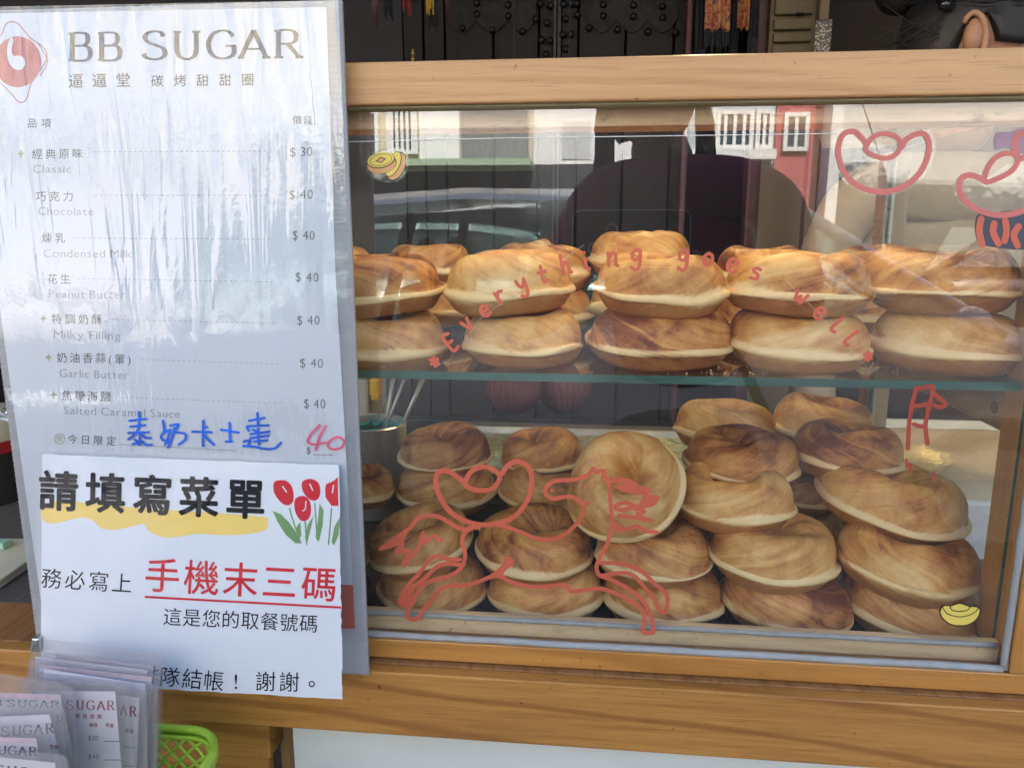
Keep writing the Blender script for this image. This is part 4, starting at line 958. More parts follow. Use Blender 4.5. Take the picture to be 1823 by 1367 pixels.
# arc of handwriting
SF = {'*': [[(0,.5),(.6,.5)],[(.15,.2),(.45,.8)],[(.45,.2),(.15,.8)]],
 'E': [[(.5,1),(.08,1),(.08,0),(.5,0)],[(.08,.52),(.42,.52)]],
 'v': [[(.02,.62),(.25,0),(.5,.62)]], 'e': [[(.08,.33),(.48,.36),(.42,.6),(.2,.62),(.05,.35),(.12,.06),(.32,0),(.5,.1)]],
 'r': [[(.1,.62),(.15,0)],[(.13,.35),(.28,.58),(.48,.56)]], 'y': [[(.02,.6),(.1,.3),(.3,.22),(.46,.55)],[(.46,.6),(.44,-.1),(.28,-.35),(.05,-.25)]],
 't': [[(.25,.95),(.22,.15),(.32,0),(.48,.06)],[(.02,.6),(.48,.6)]], 'h': [[(.1,1),(.1,0)],[(.1,.3),(.28,.58),(.42,.45),(.45,.05),(.54,0)]],
 'i': [[(.25,.55),(.28,.06),(.4,0)],[(.22,.86),(.25,.87)]], 'n': [[(.08,.62),(.1,0)],[(.1,.35),(.3,.62),(.45,.5),(.46,.05),(.56,0)]],
 'g': [[(.45,.55),(.25,.63),(.06,.42),(.14,.15),(.35,.18),(.45,.5)],[(.46,.6),(.44,-.15),(.28,-.36),(.05,-.26)]],
 'o': [[(.28,.62),(.07,.42),(.1,.1),(.3,.0),(.48,.2),(.46,.5),(.28,.62)]], 's': [[(.45,.58),(.2,.6),(.12,.42),(.38,.28),(.36,.06),(.05,.03)]],
 'w': [[(.0,.6),(.12,.02),(.28,.42),(.42,.02),(.6,.62)]], 'l': [[(.2,1),(.12,.05),(.42,.02)]]}
LT = [('*',773,644,38,24,0),('E',802,609,38,29,0),('v',832,577,40,28,0),('e',864,554,34,30,0),('r',891,529,30,34,0),('y',932,513,22,33,0),('t',966,487,14,30,0),('h',1006,470,12,33,0),('i',1043,465,8,34,0),('n',1090,462,0,36,0),('g',1133,463,-3,36,0),('g',1217,464,-4,36,0),('o',1261,462,-8,34,0),('e',1304,473,-12,36,0),('s',1346,488,-16,34,0),('w',1424,530,-30,33,0),('e',1459,558,-34,33,0),('l',1493,578,-44,30,1),('l',1517,602,-46,30,1),('*',1545,634,-30,24,0)]
tx = sticker('lettering_sticker', 'red handwritten arc of words Everything goes well across the shelf glass', loc=P(1150, 520, y=GY))
for ch_, cx, cy_, an, h, _ in LT:
    mb = MB(); a_ = math.radians(an); ca, sa = math.cos(a_), math.sin(a_)
    yc = 0.5 if ch_ in '*Ethl' else (0.3 if ch_ not in 'gy' else 0.12)
    if ch_ == 'i': yc = 0.42
    for st_ in SF[ch_]:
        pts = []
        for x, y in st_:
            X, Y = (x-0.28)*h, (y-yc)*h
            pts.append((cx+X*ca-Y*sa, cy_-(X*sa+Y*ca)))
        G.ribbon(mb, pts, 6.2, smooth=5)
    mb.build('letter', M['vinyl_red'], tx)
# coins sticker
cn = sticker('coin_sticker', 'yellow sticker of two gold coins on the upper left of the glass', loc=P(688, 300, y=GY))
cx_ = lambda pts: cc((600, 0), S, pts)
mb = MB(); G.poly(mb, cx_(catmull([(150,850),(180,800),(240,775),(330,768),(368,800),(370,870),(340,930),(290,952),(200,940),(160,905)], 4, True)), d=-0.0003); mb.build('clear_backing', M['sticker_film'], cn)
def ell(c, rx, ry, rot, n=28): return [(c[0]+rx*math.cos(t)*math.cos(rot)-ry*math.sin(t)*math.sin(rot), c[1]+rx*math.cos(t)*math.sin(rot)+ry*math.sin(t)*math.cos(rot)) for t in [2*PI*k/n for k in range(n)]]
for nm, mt, shp, d_ in [('coin_edge','vinyl_dark',ell((305,868),80,46,-1.15),0.0), ('coin_side','vinyl_peach',ell((309,868),74,41,-1.15),0.00004), ('coin_line','vinyl_dark',ell((293,855),72,36,-1.15),0.00008), ('coin_face','vinyl_yellow',ell((292,855),68,32,-1.15),0.00012),
                     ('coin_edge','vinyl_dark',ell((232,855),79,50,-0.18),0.00018), ('coin_side','vinyl_peach',ell((232,858),75,46,-0.18),0.00022), ('coin_line','vinyl_dark',ell((229,836),74,41,-0.2),0.00026), ('coin_face','vinyl_yellow',ell((228,833),70,38,-0.2),0.0003),
                     ('coin_line','vinyl_dark',ell((228,834),60,30,-0.2),0.00034), ('coin_face','vinyl_yellow',ell((228,834),57,27.5,-0.2),0.00038), ('coin_hole','vinyl_dark',[(200,842),(225,818),(256,826),(232,850)],0.00042), ('coin_hole_centre','vinyl_peach',[(210,840),(226,824),(246,829),(231,845)],0.00046)]:
    mb = MB(); G.poly(mb, cx_(shp), d=d_); mb.build(nm, M[mt], cn)
# yellow ingot sticker
yi = sticker('yellow_ingot_sticker', 'small yellow ingot sticker in the bottom right corner of the glass', loc=P(1710, 1093, y=GY))
c9 = lambda pts: cc((1200, 740), S, pts)
outl = catmull([(1440,985),(1490,970),(1540,988),(1575,990),(1600,1005),(1585,1055),(1540,1090),(1490,1098),(1435,1088),(1395,1055),(1380,1015),(1400,985)], 4, True)
mb = MB(); G.poly(mb, c9(outl), 0.0); mb.build('ingot_border', M['vinyl_dark'], yi)
mb = MB(); cxp, cyp = 1490, 1035; G.poly(mb, c9([(cxp+(x-cxp)*0.92, cyp+(y-cyp)*0.87) for x, y in outl]), 0.00004); mb.build('ingot_fill', M['vinyl_yellow'], yi)
mb = MB()
G.ribbon(mb, c9([(1398,995),(1425,1030),(1490,1046),(1555,1030),(1586,1000)]), 1.7, d=0.00008); G.ribbon(mb, c9([(1440,1000),(1450,1012),(1490,1018),(1530,1010),(1540,995)]), 1.7, d=0.00008); G.ribbon(mb, c9([(1438,1000),(1450,982),(1490,976),(1530,984),(1542,998)]), 1.6, d=0.00008)
mb.build('ingot_lines', M['vinyl_dark'], yi)
# red brush sticker farther right, on the inside of the side glass
bs = sticker('brush_character_sticker', 'red dripping brush character on the glass above the beige paste', loc=P(1640, 750, y=GY))
c7 = (1200, 400); mb = MB()
for st_ in ([(1265,850),(1240,930),(1225,1030),(1218,1165)], [(1255,858),(1320,845),(1350,850),(1325,960),(1310,1050),(1320,1140)], [(1250,945),(1320,935)], [(1248,1040),(1290,1050),(1312,1040)], [(1340,870),(1385,905),(1415,935),(1385,950),(1355,940)]):
    G.ribbon(mb, cc(c7, S, st_), 8.0)
for c_ in ((1210, 1225), (1232, 1250), (1350, 1290)): G.ribbon(mb, cc(c7, S, [c_, (c_[0]+2, c_[1]+35)]), 5)
mb.build('brush_strokes', simple('dark_red_vinyl', (0.36, 0.055, 0.035), 0.5), bs)
# long hair-fine scratch / film edge
ln = MB(); G.ribbon(ln, [(614, 253), (900, 246), (1200, 242), (1490, 238)], 1.4, smooth=0); G.ribbon(ln, [(772, 655), (800, 640), (856, 566), (1040, 436)], 0.35, smooth=0); G.ribbon(ln, [(1545,655),(1440,540),(1400,500)], 0.35, smooth=0)
tag(ln.build('film_edge', simple('film_edge_white', (0.7, 0.72, 0.7), 0.3)), 'hair thin edge lines of clear film stuck on the upper glass', 'film')

# ================================================================== MENU BOARD
mbd = thing('menu_board', 'tall laminated menu on a corrugated plastic board leaning at the left', 'menu board', (P(320, 1150, y=0.52).x, 0.52, ZC))
BYD = 0.520
def LX(px, py): return P(px, py, y=BYD)
bl = LX(72, 1130).x; tl_ = P(-88, 14, y=BYD).x; brx = LX(654, 1156); trx = LX(603, 0)
ztop = LX(600, 0).z; zbot = ZC+0.0008
# corrugated plastic: fine horizontal flutes
mb = MB(); nz = 260
for j in range(nz+1):
    z = zbot+(ztop-zbot)*j/nz; dy = 0.00035*math.sin(2*PI*(z-zbot)/0.0042)
    for x, y in ((tl_+0.002, BYD+dy), (brx.x, BYD+dy), (brx.x, BYD+0.004), (tl_+0.002, BYD+0.004)): mb.v.append((x, y, z))
for j in range(nz):
    for k in range(4):
        a0 = j*4+k; b0 = j*4+(k+1) % 4; mb.f.append((a0, b0, b0+4, a0+4))
mb.f.append((0, 1, 2, 3)); mb.f.append(tuple(nz*4+k for k in range(4)))
a = NT('corrugated_plastic')
cor = a.done(a.n('MixShader', {0: 0.30, 1: a.pbsdf((0.50, 0.50, 0.52), 0.32), 2: a.n('BsdfTransparent', {'Color': (0.9, 0.92, 0.92, 1)}).outputs[0]}).outputs[0])
mb.build('corrugated_sheet', cor, mbd, smooth=True)
MN = Flat(BYD-0.0022)
mb = MB(); MN.poly(mb, [(-74, 26), (581, 13), (597, 480), (618, 840), (632, 1120), (80, 1120)]); mb.build('menu_paper', M['paper'], mbd)
mb = MB(); MN.poly(mb, [(600, 1040), (628.5, 1041), (632.2, 1119), (600, 1118)], d=0.0001); mb.build('orange_band', M['ink_orange'], mbd)
# ---- print
D1 = 0.0002
def line(name, mt, fn):
    mb_ = MB(); fn(mb_); return mb_.build(name, M[mt], mbd)
c1 = lambda pts: cc((0, 0), 2.848, pts)
def logo(mb_):
    MN.disc(mb_, (31, 110.5), 42, 45, 0.0, D1, 48)
line('logo_disc', 'ink_logo', logo)
def logo2(mb_):
    MN.disc(mb_, c1([(92, 320)])[0], 12.5, 13, 0, D1+0.00016)
    MN.poly(mb_, c1(catmull([(56,186),(44,215),(36,255),(40,300),(55,335),(75,345),(85,300),(62,275),(60,240),(68,205)], 4, True)), D1+0.0001)
line('logo_comma', 'paper', logo2)
def logo3(mb_):
    MN.ribbon(mb_, c1([(-60,190),(0,185),(30,125),(60,112),(95,125),(150,190),(200,225),(232,260),(236,300),(215,340),(160,420),(135,500),(112,520),(90,515),(60,480),(0,420),(-60,380)]), 1.6, D1)
    MN.ribbon(mb_, c1([(195,225),(240,310),(205,385)]), 1.4, D1)
line('logo_border', 'ink_logo', logo3)
# title in broad-nib serif capitals, baseline from (121,109) to (535,104)
SER = {'B': [[(.16,0),(.16,1)], [(.16,1),(.52,1),(.66,.9),(.66,.66),(.5,.54),(.16,.53)], [(.16,.53),(.56,.53),(.74,.4),(.74,.13),(.56,0),(.16,0)]],
 'S': [[(.66,.82),(.60,.95),(.4,1.01),(.18,.95),(.1,.78),(.2,.62),(.45,.5),(.66,.38),(.72,.2),(.6,.04),(.38,-.01),(.14,.06),(.06,.2)]],
 'U': [[(.14,1),(.14,.35),(.24,.08),(.45,-.01),(.66,.08),(.74,.35),(.74,1)]],
 'G': [[(.78,.8),(.66,.95),(.45,1.01),(.2,.9),(.06,.6),(.08,.3),(.24,.06),(.48,-.01),(.7,.06),(.8,.2),(.8,.45)], [(.55,.45),(.86,.45)]],
 'A': [[(.04,0),(.42,1.0)], [(.42,1.0),(.80,0)], [(.17,.33),(.68,.33)]],
 'R': [[(.16,0),(.16,1)], [(.16,1),(.5,1),(.66,.88),(.66,.64),(.5,.52),(.16,.51)], [(.42,.52),(.78,0)]]}
SERIF = {'B': [(.04,0,.2),(.04,1,.2)], 'S': [], 'U': [(.03,1,.27),(.62,1,.87)], 'G': [], 'A': [(-.04,0,.14),(.68,0,.92)], 'R': [(.04,0,.3),(.04,1,.2),(.66,0,.9)]}
def serif_text(fl, mb_, s_, boxes, h, wd, thin, d, slope=-0.012):
    for ch_, (cx0, cx1, by) in zip(s_, boxes):
        W_ = cx1-cx0; mp = lambda p: (cx0+p[0]/0.86*W_, by-p[1]*h+slope*p[0]*W_)
        for st_ in SER[ch_]:
            straight = len(st_) <= 2
            fl.ribbon(mb_, [mp(p) for p in st_], wd, d, contrast=thin, smooth=0 if straight else 5)
        for x_, y_, x2 in SERIF[ch_]: fl.ribbon(mb_, [mp((x_, y_+(.02 if y_ == 0 else -.02))), mp((x2, y_+(.02 if y_ == 0 else -.02)))], thin*1.2, d+0.00002, contrast=thin*1.2, smooth=0)
bxs = [(120,166,108.5),(172,219,108),(252,302,106),(307,356,105.5),(368,420,104.5),(426,478,104),(486,538,103.5)]
line('menu_title', 'ink_brown', lambda m: serif_text(MN, m, 'BBSUGAR', bxs, 49, 9.0, 3.3, D1))
line('menu_lettering', 'ink_brown', lambda m: cjk(MN, m, '逼逼堂', 135, 145, 219, 143.5, 27, 0.006, D1))
line('menu_lettering', 'ink_brown', lambda m: cjk(MN, m, '碳烤甜甜圈', 280, 145, 441, 142.5, 23, 0.004, D1))
line('menu_lettering', 'ink_grey', lambda m: cjk(MN, m, '品項', 57, 220, 82, 220, 18, 0, D1))
line('menu_lettering', 'ink_grey', lambda m: cjk(MN, m, '價錢', 529, 214, 548, 214, 17, 0, D1))
rows = [('經典原味', 66, 275, 138, 274, 'Classic', 59, 308, 126, 308, '$30', 516, 279, 556, 278, (165, 271, 478, 269), (37, 274)),
        ('巧克力', 73, 350, 121, 350, 'Chocolate', 68, 383, 166, 383.5, '$40', 515, 355, 557, 354, (168, 348, 480, 348), None),
        ('煉乳', 83, 424, 107, 424, 'Condensed Milk', 77, 458, 234, 459, '$40', 521, 427, 560, 427, (130, 424, 485, 426), None),
        ('花生', 93, 497, 116, 497, 'Peanut Butter', 87, 530, 222, 532, '$40', 526, 501, 567, 502, (138, 496, 490, 502), None),
        ('特調奶酥', 101, 568, 172, 569, 'Milky Filling', 96, 602, 214, 605, '$40', 529, 578, 569, 578, (198, 569, 494, 576), (77, 567)),
        ('奶油香蒜', 110, 637, 179, 638, 'Garlic Butter', 106, 671, 228, 675, '$40', 534, 654, 575, 655, (252, 640, 500, 648), (86, 636)),
        ('焦糖海鹽', 119, 704, 188, 706, 'Salted Caramel Sauce', 114, 737, 320, 744, '$40', 541, 726, 579, 727, (214, 707, 505, 718), (95, 703))]
for (zh, a0, b0, a1, b1, en, e0, f0, e1, f1, pr_, p0, q0, p1, q1, dl, dm) in rows:
    line('menu_lettering', 'ink_grey', lambda m: cjk(MN, m, zh, a0, b0, a1, b1, 19.5, 0.0, D1))
    line('menu_lettering', 'ink_pale', lambda m: latin(MN, m, en, e0, f0, e1, f1, 14.5, -0.008, D1, track=1.2))
    line('menu_price', 'ink_mid', lambda m: latin(MN, m, pr_[0]+' '+pr_[1:], p0, q0, p1, q1, 16.5, -0.006, D1, track=1.2))
    def dots(m):
        L_ = math.hypot(dl[2]-dl[0], dl[3]-dl[1]); k = int(L_/9)
        for i in range(k):
            t0, t1 = i/k, (i+0.52)/k
            MN.ribbon(m, [(dl[0]+(dl[2]-dl[0])*t0, dl[1]+(dl[3]-dl[1])*t0), (dl[0]+(dl[2]-dl[0])*t1, dl[1]+(dl[3]-dl[1])*t1)], 1.0, D1, contrast=1.0, smooth=0)
    line('dotted_line', 'ink_pale', dots)
    if dm: line('diamond_mark', 'ink_olive', lambda m: MN.poly(m, [(dm[0]-7, dm[1]), (dm[0]-2, dm[1]-2), (dm[0], dm[1]-8), (dm[0]+2, dm[1]-2), (dm[0]+7, dm[1]), (dm[0]+2, dm[1]+2), (dm[0], dm[1]+8), (dm[0]-2, dm[1]+2)], D1))
line('menu_lettering', 'ink_grey', lambda m: cjk(MN, m, '(葷)', 196, 639, 230, 640, 19, 0.0, D1))
line('menu_lettering', 'ink_grey', lambda m: cjk(MN, m, '今日限定', 129, 782, 198, 785, 18, 0.0, D1))
line('limited_mark', 'ink_olive', lambda m: (MN.ribbon(m, [(106+9*math.cos(t), 781+9*math.sin(t)) for t in np.linspace(0, 2*PI, 20)[:-1]], 1.2, D1, closed=True, smooth=0), cjk(MN, m, '限', 106, 781, 107, 781, 12, 0, D1)))
line('menu_rule', 'ink_pale', lambda m: MN.ribbon(m, [(210, 791), (422, 802)], 1.0, D1, contrast=1.0, smooth=0))
line('menu_price', 'ink_mid', lambda m: (latin(MN, m, '$', 546, 808, 553, 808, 13, 0, D1), MN.ribbon(m, [(557, 809), (593, 810)], 1.0, D1, contrast=1.0, smooth=0)))
# ---- marker handwriting on top of the film
MF = Flat(BYD-0.0034)
c2 = (0, 440); S2 = 2.848
TAI = [[(655,880),(740,870)],[(660,910),(735,902)],[(650,942),(752,938)],[(703,835),(705,900),(690,940),(650,975)],[(710,940),(735,965),(765,968)],[(708,945),(708,1000),(695,990)],[(680,975),(700,985)],[(672,998),(690,992)],[(720,985),(745,1003),(768,1000)]]
NAI = [[(825,880),(832,930),(815,965),(850,990)],[(822,945),(860,925)],[(862,925),(850,970),(838,1000)],[(862,905),(905,898),(885,935),(935,945),(938,975),(905,1000)],[(885,915),(870,970),(852,1015)]]
KA = [[(1030,880),(1028,1000),(1032,1003)],[(1028,915),(1050,912)],[(975,935),(1072,938)],[(1035,950),(1060,980),(1085,1003)]]
SHI = [[(1162,890),(1166,985)],[(1120,925),(1210,940)],[(1145,985),(1175,985)]]
DA = [[(1305,840),(1308,905)],[(1262,880),(1340,865)],[(1252,908),(1360,902)],[(1282,925),(1300,935)],[(1270,948),(1365,935)],[(1268,968),(1360,955)],[(1308,920),(1312,1000)],[(1250,915),(1262,930)],[(1235,985),(1268,980),(1255,1010)],[(1232,1008),(1290,1012),(1340,1022),(1390,1020),(1425,990)],[(1290,985),(1355,978)]]
for chs in (TAI, NAI, KA, SHI, DA):
    mb = MB()
    for st_ in chs: MF.ribbon(mb, cc(c2, S2, st_), 4.2, smooth=4)
    mb.build('blue_handwriting', M['ink_blue'], mbd)
mb = MB()
for st_ in ([(1620,900),(1575,950),(1560,985),(1590,1000),(1650,990)], [(1650,905),(1620,960),(1600,1028)]): MF.ribbon(mb, cc(c2, S2, st_), 3.8)
MF.ribbon(mb, cc(c2, S2, [(1700,965),(1668,985),(1662,1010),(1690,1025),(1730,1015),(1745,985),(1725,965)]), 3.8, closed=True)
mb.build('pink_handwriting', M['ink_pink'], mbd)
# film over everything, border wider than the paper
MFL = Flat(BYD-0.0030)
nx, ny = 40, 70; mb = MB()
for j in range(ny+1):
    for i in range(nx+1):
        u, v = i/nx, j/ny
        lx_, rx_ = -86+(73+86)*v, 602+(648-602)*v; px = lx_+(rx_-lx_)*u; py = (14-13*u)+(1124+16*u)*v
        e = max(0, (u-0.93)/0.07, (0.03-v)/0.03)
        mb.v.append(tuple(MFL.map(px, py, d=random.uniform(-1, 1)*0.00025*min(1, e)+0.00015*math.sin(u*9+v*3))))
for j in range(ny):
    for i in range(nx): a0 = j*(nx+1)+i; mb.f.append((a0, a0+1, a0+nx+2, a0+nx+1))
mb.build('laminate_film', M['film'], mbd, smooth=True)

# ================================================================== NOTICE SHEET
NS = Flat(0, ytop=0.512, ybot=0.4765, vt=810, vb=1240)
ns = thing('notice_sheet', 'laminated white notice with bold black title and red tulips', 'notice', NS.map(340, 1240))
mb = MB(); rg = []
top = [(75+(603-75)*t, 808+20*t+random.uniform(-.8, .8)) for t in np.linspace(0, 1, 40)]
rgt = [(603+7*t+random.uniform(-1.3, 1.3), 828+416*t) for t in np.linspace(0.01, 1, 60)]
bot = [(610-536*t, 1244-30*t+random.uniform(-.9, .9)) for t in np.linspace(0.02, 1, 40)]
NS.poly(mb, top+rgt+bot+[(73, 1100)]); mb.build('notice_paper', M['paper'], ns)
def nline(name, mt, fn, d=None):
    mb_ = MB(); fn(mb_); return mb_.build(name, M[mt], ns)
D2 = 0.0002
c3 = lambda pts: cc((0, 780), 2.329, pts)
nline('yellow_swash', 'ink_yellow', lambda m: NS.poly(m, c3(catmull([(175,290),(172,325),(195,350),(240,350),(300,335),(350,328),(390,345),(420,372),(480,378),(560,362),(595,355),(620,385),(680,410),(760,405),(820,395),(900,400),(980,400),(1070,390),(1105,375),(1110,340),(1090,325),(900,310),(600,290),(300,262),(230,262)], 4, True)), D2))
nline('notice_title', 'ink_black', lambda m: cjk(NS, m, '請填寫菜單', 104, 875, 437, 889, 74, 0.026, D2*2, lean=-0.02, sx=0.98))
nline('notice_lettering', 'ink_black', lambda m: cjk(NS, m, '務必寫上', 92, 1030, 217, 1038, 38, 0.0, D2))
nline('notice_red_lettering', 'ink_red', lambda m: cjk(NS, m, '手機末三碼', 289, 1025, 567, 1040, 65, 0.008, D2))
nline('red_underline', 'ink_red', lambda m: NS.ribbon(m, [(257.5, 1062), (607, 1081)], 4.0, D2, contrast=4.0, smooth=0))
nline('notice_lettering', 'ink_black', lambda m: cjk(NS, m, '這是您的取餐號碼', 307, 1098, 549, 1110, 34, 0.0, D2))
nline('notice_lettering', 'ink_black', lambda m: cjk(NS, m, '排隊結帳', 264, 1202, 381, 1212, 38, 0.0, D2))
nline('notice_lettering', 'ink_black', lambda m: cjk(NS, m, '!', 420, 1212, 421, 1212, 38, 0.0, D2))
nline('notice_lettering', 'ink_black', lambda m: cjk(NS, m, '謝謝', 473, 1213, 515, 1214, 38, 0.0, D2))
nline('notice_lettering', 'ink_black', lambda m: NS.ribbon(m, [(555+4.6*math.cos(t), 1217+4.6*math.sin(t)) for t in np.linspace(0, 2*PI, 18)[:-1]], 2.0, D2, closed=True, smooth=0))
for pts in ([(1135,185),(1150,175),(1185,175),(1210,200),(1218,240),(1210,270),(1185,278),(1155,255),(1135,220)], [(1255,178),(1290,168),(1320,185),(1328,220),(1320,250),(1295,258),(1265,235),(1252,205)], [(1225,250),(1255,238),(1282,255),(1290,300),(1278,335),(1250,342),(1228,315),(1220,280)], [(1352,190),(1385,175),(1400,160),(1403,280),(1375,280),(1350,245),(1348,210)]):
    nline('tulip_bloom', 'ink_red', lambda m: NS.poly(m, c3(catmull(pts, 3, True) if pts[2][0] != 1400 else pts), D2))
for pts in ([(1172,200),(1188,222)], [(1285,190),(1296,215)], [(1268,262),(1266,292),(1256,300)], [(1383,195),(1378,225)]): nline('tulip_highlight', 'paper', lambda m: NS.ribbon(m, c3(pts), 2.2, D2*2, smooth=3))
for pts, w_ in (([(1200,290),(1218,350),(1245,430)], 2.5), ([(1265,345),(1272,440)], 2.5), ([(1305,270),(1315,420)], 2.5), ([(1375,290),(1362,440)], 2.5)): nline('tulip_stem', 'ink_green', lambda m: NS.ribbon(m, c3(pts), w_, D2))
for pts in ([(1130,300),(1165,315),(1200,350),(1235,400),(1252,435),(1225,435),(1185,400),(1150,345)], [(1325,270),(1342,300),(1338,360),(1322,430),(1308,410),(1318,340)], [(1245,345),(1250,400),(1240,420),(1228,370)], [(1300,320),(1290,370),(1272,440),(1264,410),(1275,360)], [(1406,330),(1385,370),(1375,430),(1385,445),(1404,400)]):
    nline('tulip_leaf', 'ink_green', lambda m: NS.poly(m, c3(pts), D2))
NF = Flat(0, ytop=0.5105, ybot=0.4750, vt=810, vb=1240)
mb = MB(); cor_ = []
for (cx, cy_, a0) in ((602, 828, 1.5*PI), (612, 1240, 0), (84, 1215, PI/2), (74, 808, PI)):
    for k in range(6): t = a0+PI/2*k/5; cor_.append((cx+13*math.cos(t), cy_+13*math.sin(t)))
NF.poly(mb, cor_); mb.build('laminate_film', M['film_notice'], ns)
# metal clip at its lower left
k_ = NS.map(66, 1147, 0.002)
cl = thing('metal_clip', 'small satin metal clip at the lower left edge of the notice', 'clip', k_)
bx('clip_plate', k_.x-0.0028, k_.x+0.003, k_.y-0.002, k_.y+0.010, k_.z-0.006, k_.z+0.006, M['clip'], cl, 0.0012)
MB().tube([(k_.x-0.003, k_.y-0.003, k_.z-0.003), (k_.x+0.001, k_.y-0.005, k_.z+0.004)], 0.0012, 6).build('clip_lever', M['clip'], cl)

# ================================================================== ORDER CARDS AND BASKET
def rq(q, r=9):
    """rounded quad outline in pixels"""
    out = []; n = len(q)
    for i in range(n):
        p = np.array(q[i], float); a_ = np.array(q[i-1], float); b_ = np.array(q[(i+1) % n], float)
        pa = p+(a_-p)/np.linalg.norm(a_-p)*r; pb = p+(b_-p)/np.linalg.norm(b_-p)*r
        for t in (0, .25, .5, .75, 1): out.append(tuple((1-t)**2*pa+2*t*(1-t)*p+t*t*pb))
    return out
CG = 'laminated order cards in the lime basket'
def card(label, y_, film, paper, pink=0, texts=()):
    fl = Flat(y_); c = fl.map(*film[2])
    t = thing('order_card', label, 'card', (c.x, y_, c.z), CG)
    # film pouch: two faces with a thin sealed edge
    mb = MB(); pts = [fl.map(p[0], p[1]) for p in rq(film, 12)]; mb.prism(pts, (0, 0.0007, 0)); mb.build('film_pouch', M['film_small'], t)
    fp = Flat(y_+0.00025)
    mb = MB(); fp.poly(mb, paper); mb.build('card_paper', M['paper_card'], t)
    if pink:
        mb = MB(); (x0, y0), (x1, y1) = paper[0], paper[1]
        fp.poly(mb, [(x0, y0+1), (x1-1, y1+1), (x1-1, y1+pink), (x0, y0+pink)], 0.00006); mb.build('pink_print_band', M['pink_print'], t)
    for kind_, mt, *a_ in texts:
        mb = MB()
        if kind_ == 's': serif_text(fp, mb, *a_[:2], a_[2], a_[3], a_[4], 0.0001, slope=a_[5])
        elif kind_ == 'c': cjk(fp, mb, *a_, d=0.0001)
        elif kind_ == 'l': latin(fp, mb, *a_, d=0.0001)
        else: fp.ribbon(mb, list(a_[0]), 1.3, 0.0001, contrast=1.3, smooth=0)
        mb.build('card_lettering', M[mt], t)
def sug(s_, x0, x1, y0, y1, gap=0.18):
    n = len(s_); st_ = (x1-x0)/(n-gap); return [(x0+i*st_, x0+(i+1-gap)*st_, y0+(y1-y0)*i/max(1, n-1)) for i in range(n)]
card('rearmost order card, tallest, its clear corner over the notice', 0.452, [(78, 1138), (290, 1163), (284, 1420), (60, 1420)], [(98, 1162), (272, 1186), (268, 1400), (92, 1400)])
card('second order card from the rear, sticking out at the left', 0.447, [(54, 1158), (272, 1187), (282, 1420), (45, 1420)], [(63, 1168), (262, 1192), (266, 1400), (60, 1400)])
card('third order card from the rear with faded pink print', 0.442, [(50, 1172), (283, 1200), (279, 1420), (40, 1420)], [(70, 1182), (270, 1205), (264, 1400), (60, 1400)], 6)
card('order card whose white top edge line runs under the fourth film', 0.437, [(48, 1193), (280, 1220), (276, 1420), (38, 1420)], [(78, 1190), (258, 1217), (262, 1400), (60, 1400)])
card('order card showing only the letters AR at its right', 0.430, [(60, 1204), (262, 1232), (262, 1420), (50, 1420)], [(90, 1222), (248, 1241), (242, 1400), (70, 1400)], 0,
     [('s', 'ink_crimson', 'AR', [(214, 226, 1272), (230, 243, 1274)], 17, 3.0, 1.2, 0.05), ('c', 'ink_crimson', '數量', 227, 1300, 234, 1301, 8, 0.01), ('r', 'ink_grey', [(219, 1328), (240, 1331)]), ('r', 'ink_grey', [(219, 1361), (238, 1364)])])
card('order card with the clearest word SUGAR and prices', 0.420, [(30, 1208), (226, 1216), (243, 1420), (20, 1420)], [(60, 1229), (205, 1230), (219, 1400), (50, 1400)], 0,
     [('s', 'ink_crimson', 'SUGAR', [(118, 132, 1262), (136, 149, 1262), (154, 168, 1262.5), (173, 187, 1263), (190, 204, 1263)], 16, 3.0, 1.2, 0.02), ('c', 'ink_crimson', '烤甜甜圈', 138, 1274, 177, 1275, 8.5, 0.014),
      ('c', 'ink_crimson', '價錢', 162, 1290, 170, 1290, 7.5, 0.01), ('c', 'ink_crimson', '數量', 192, 1290, 199, 1291, 7.5, 0.01), ('l', 'ink_mid', '$30', 157, 1317, 175, 1317, 8.5), ('l', 'ink_mid', '$40', 157, 1350, 176, 1350, 8.5), ('r', 'ink_grey', [(185, 1319), (213, 1319)]), ('r', 'ink_grey', [(186, 1352), (215, 1352)])])
card('order card at the left with a pink band above faint SUGAR letters', 0.410, [(-60, 1188), (128, 1222), (142, 1420), (-60, 1420)], [(-40, 1232), (108, 1236), (122, 1400), (-40, 1400)], 9,
     [('s', 'ink_mid', 'SUGAR', sug('SUGAR', 12, 106, 1257, 1259), 12, 2.6, 1.1, 0.01), ('s', 'ink_mid', 'BR'[:1], [(-12, 4, 1256)], 12, 2.6, 1.1, 0.0), ('s', 'ink_mid', 'R', [(100, 114, 1288)], 14, 2.6, 1.1, 0.05)])
card('order card leaning left with grey SUGAR letters, above the pink cornered one', 0.398, [(-60, 1246), (112, 1252), (142, 1420), (-60, 1420)], [(-40, 1277), (88, 1271), (120, 1400), (-40, 1400)], 0,
     [('s', 'ink_mid', 'SUGAR', sug('SUGAR', 2, 96, 1310, 1304), 16, 3.2, 1.3, -0.04), ('c', 'ink_crimson', '數量', 92, 1328, 100, 1329, 8, 0.01)])
card('order card with bold UGAR letters and a pink corner', 0.388, [(-60, 1288), (82, 1296), (104, 1420), (-60, 1420)], [(-40, 1310), (64, 1314), (78, 1400), (-40, 1400)], 9,
     [('s', 'ink_brown', 'UGAR', sug('UGAR', -4, 66, 1342, 1344), 15, 3.4, 1.4, 0.02)])
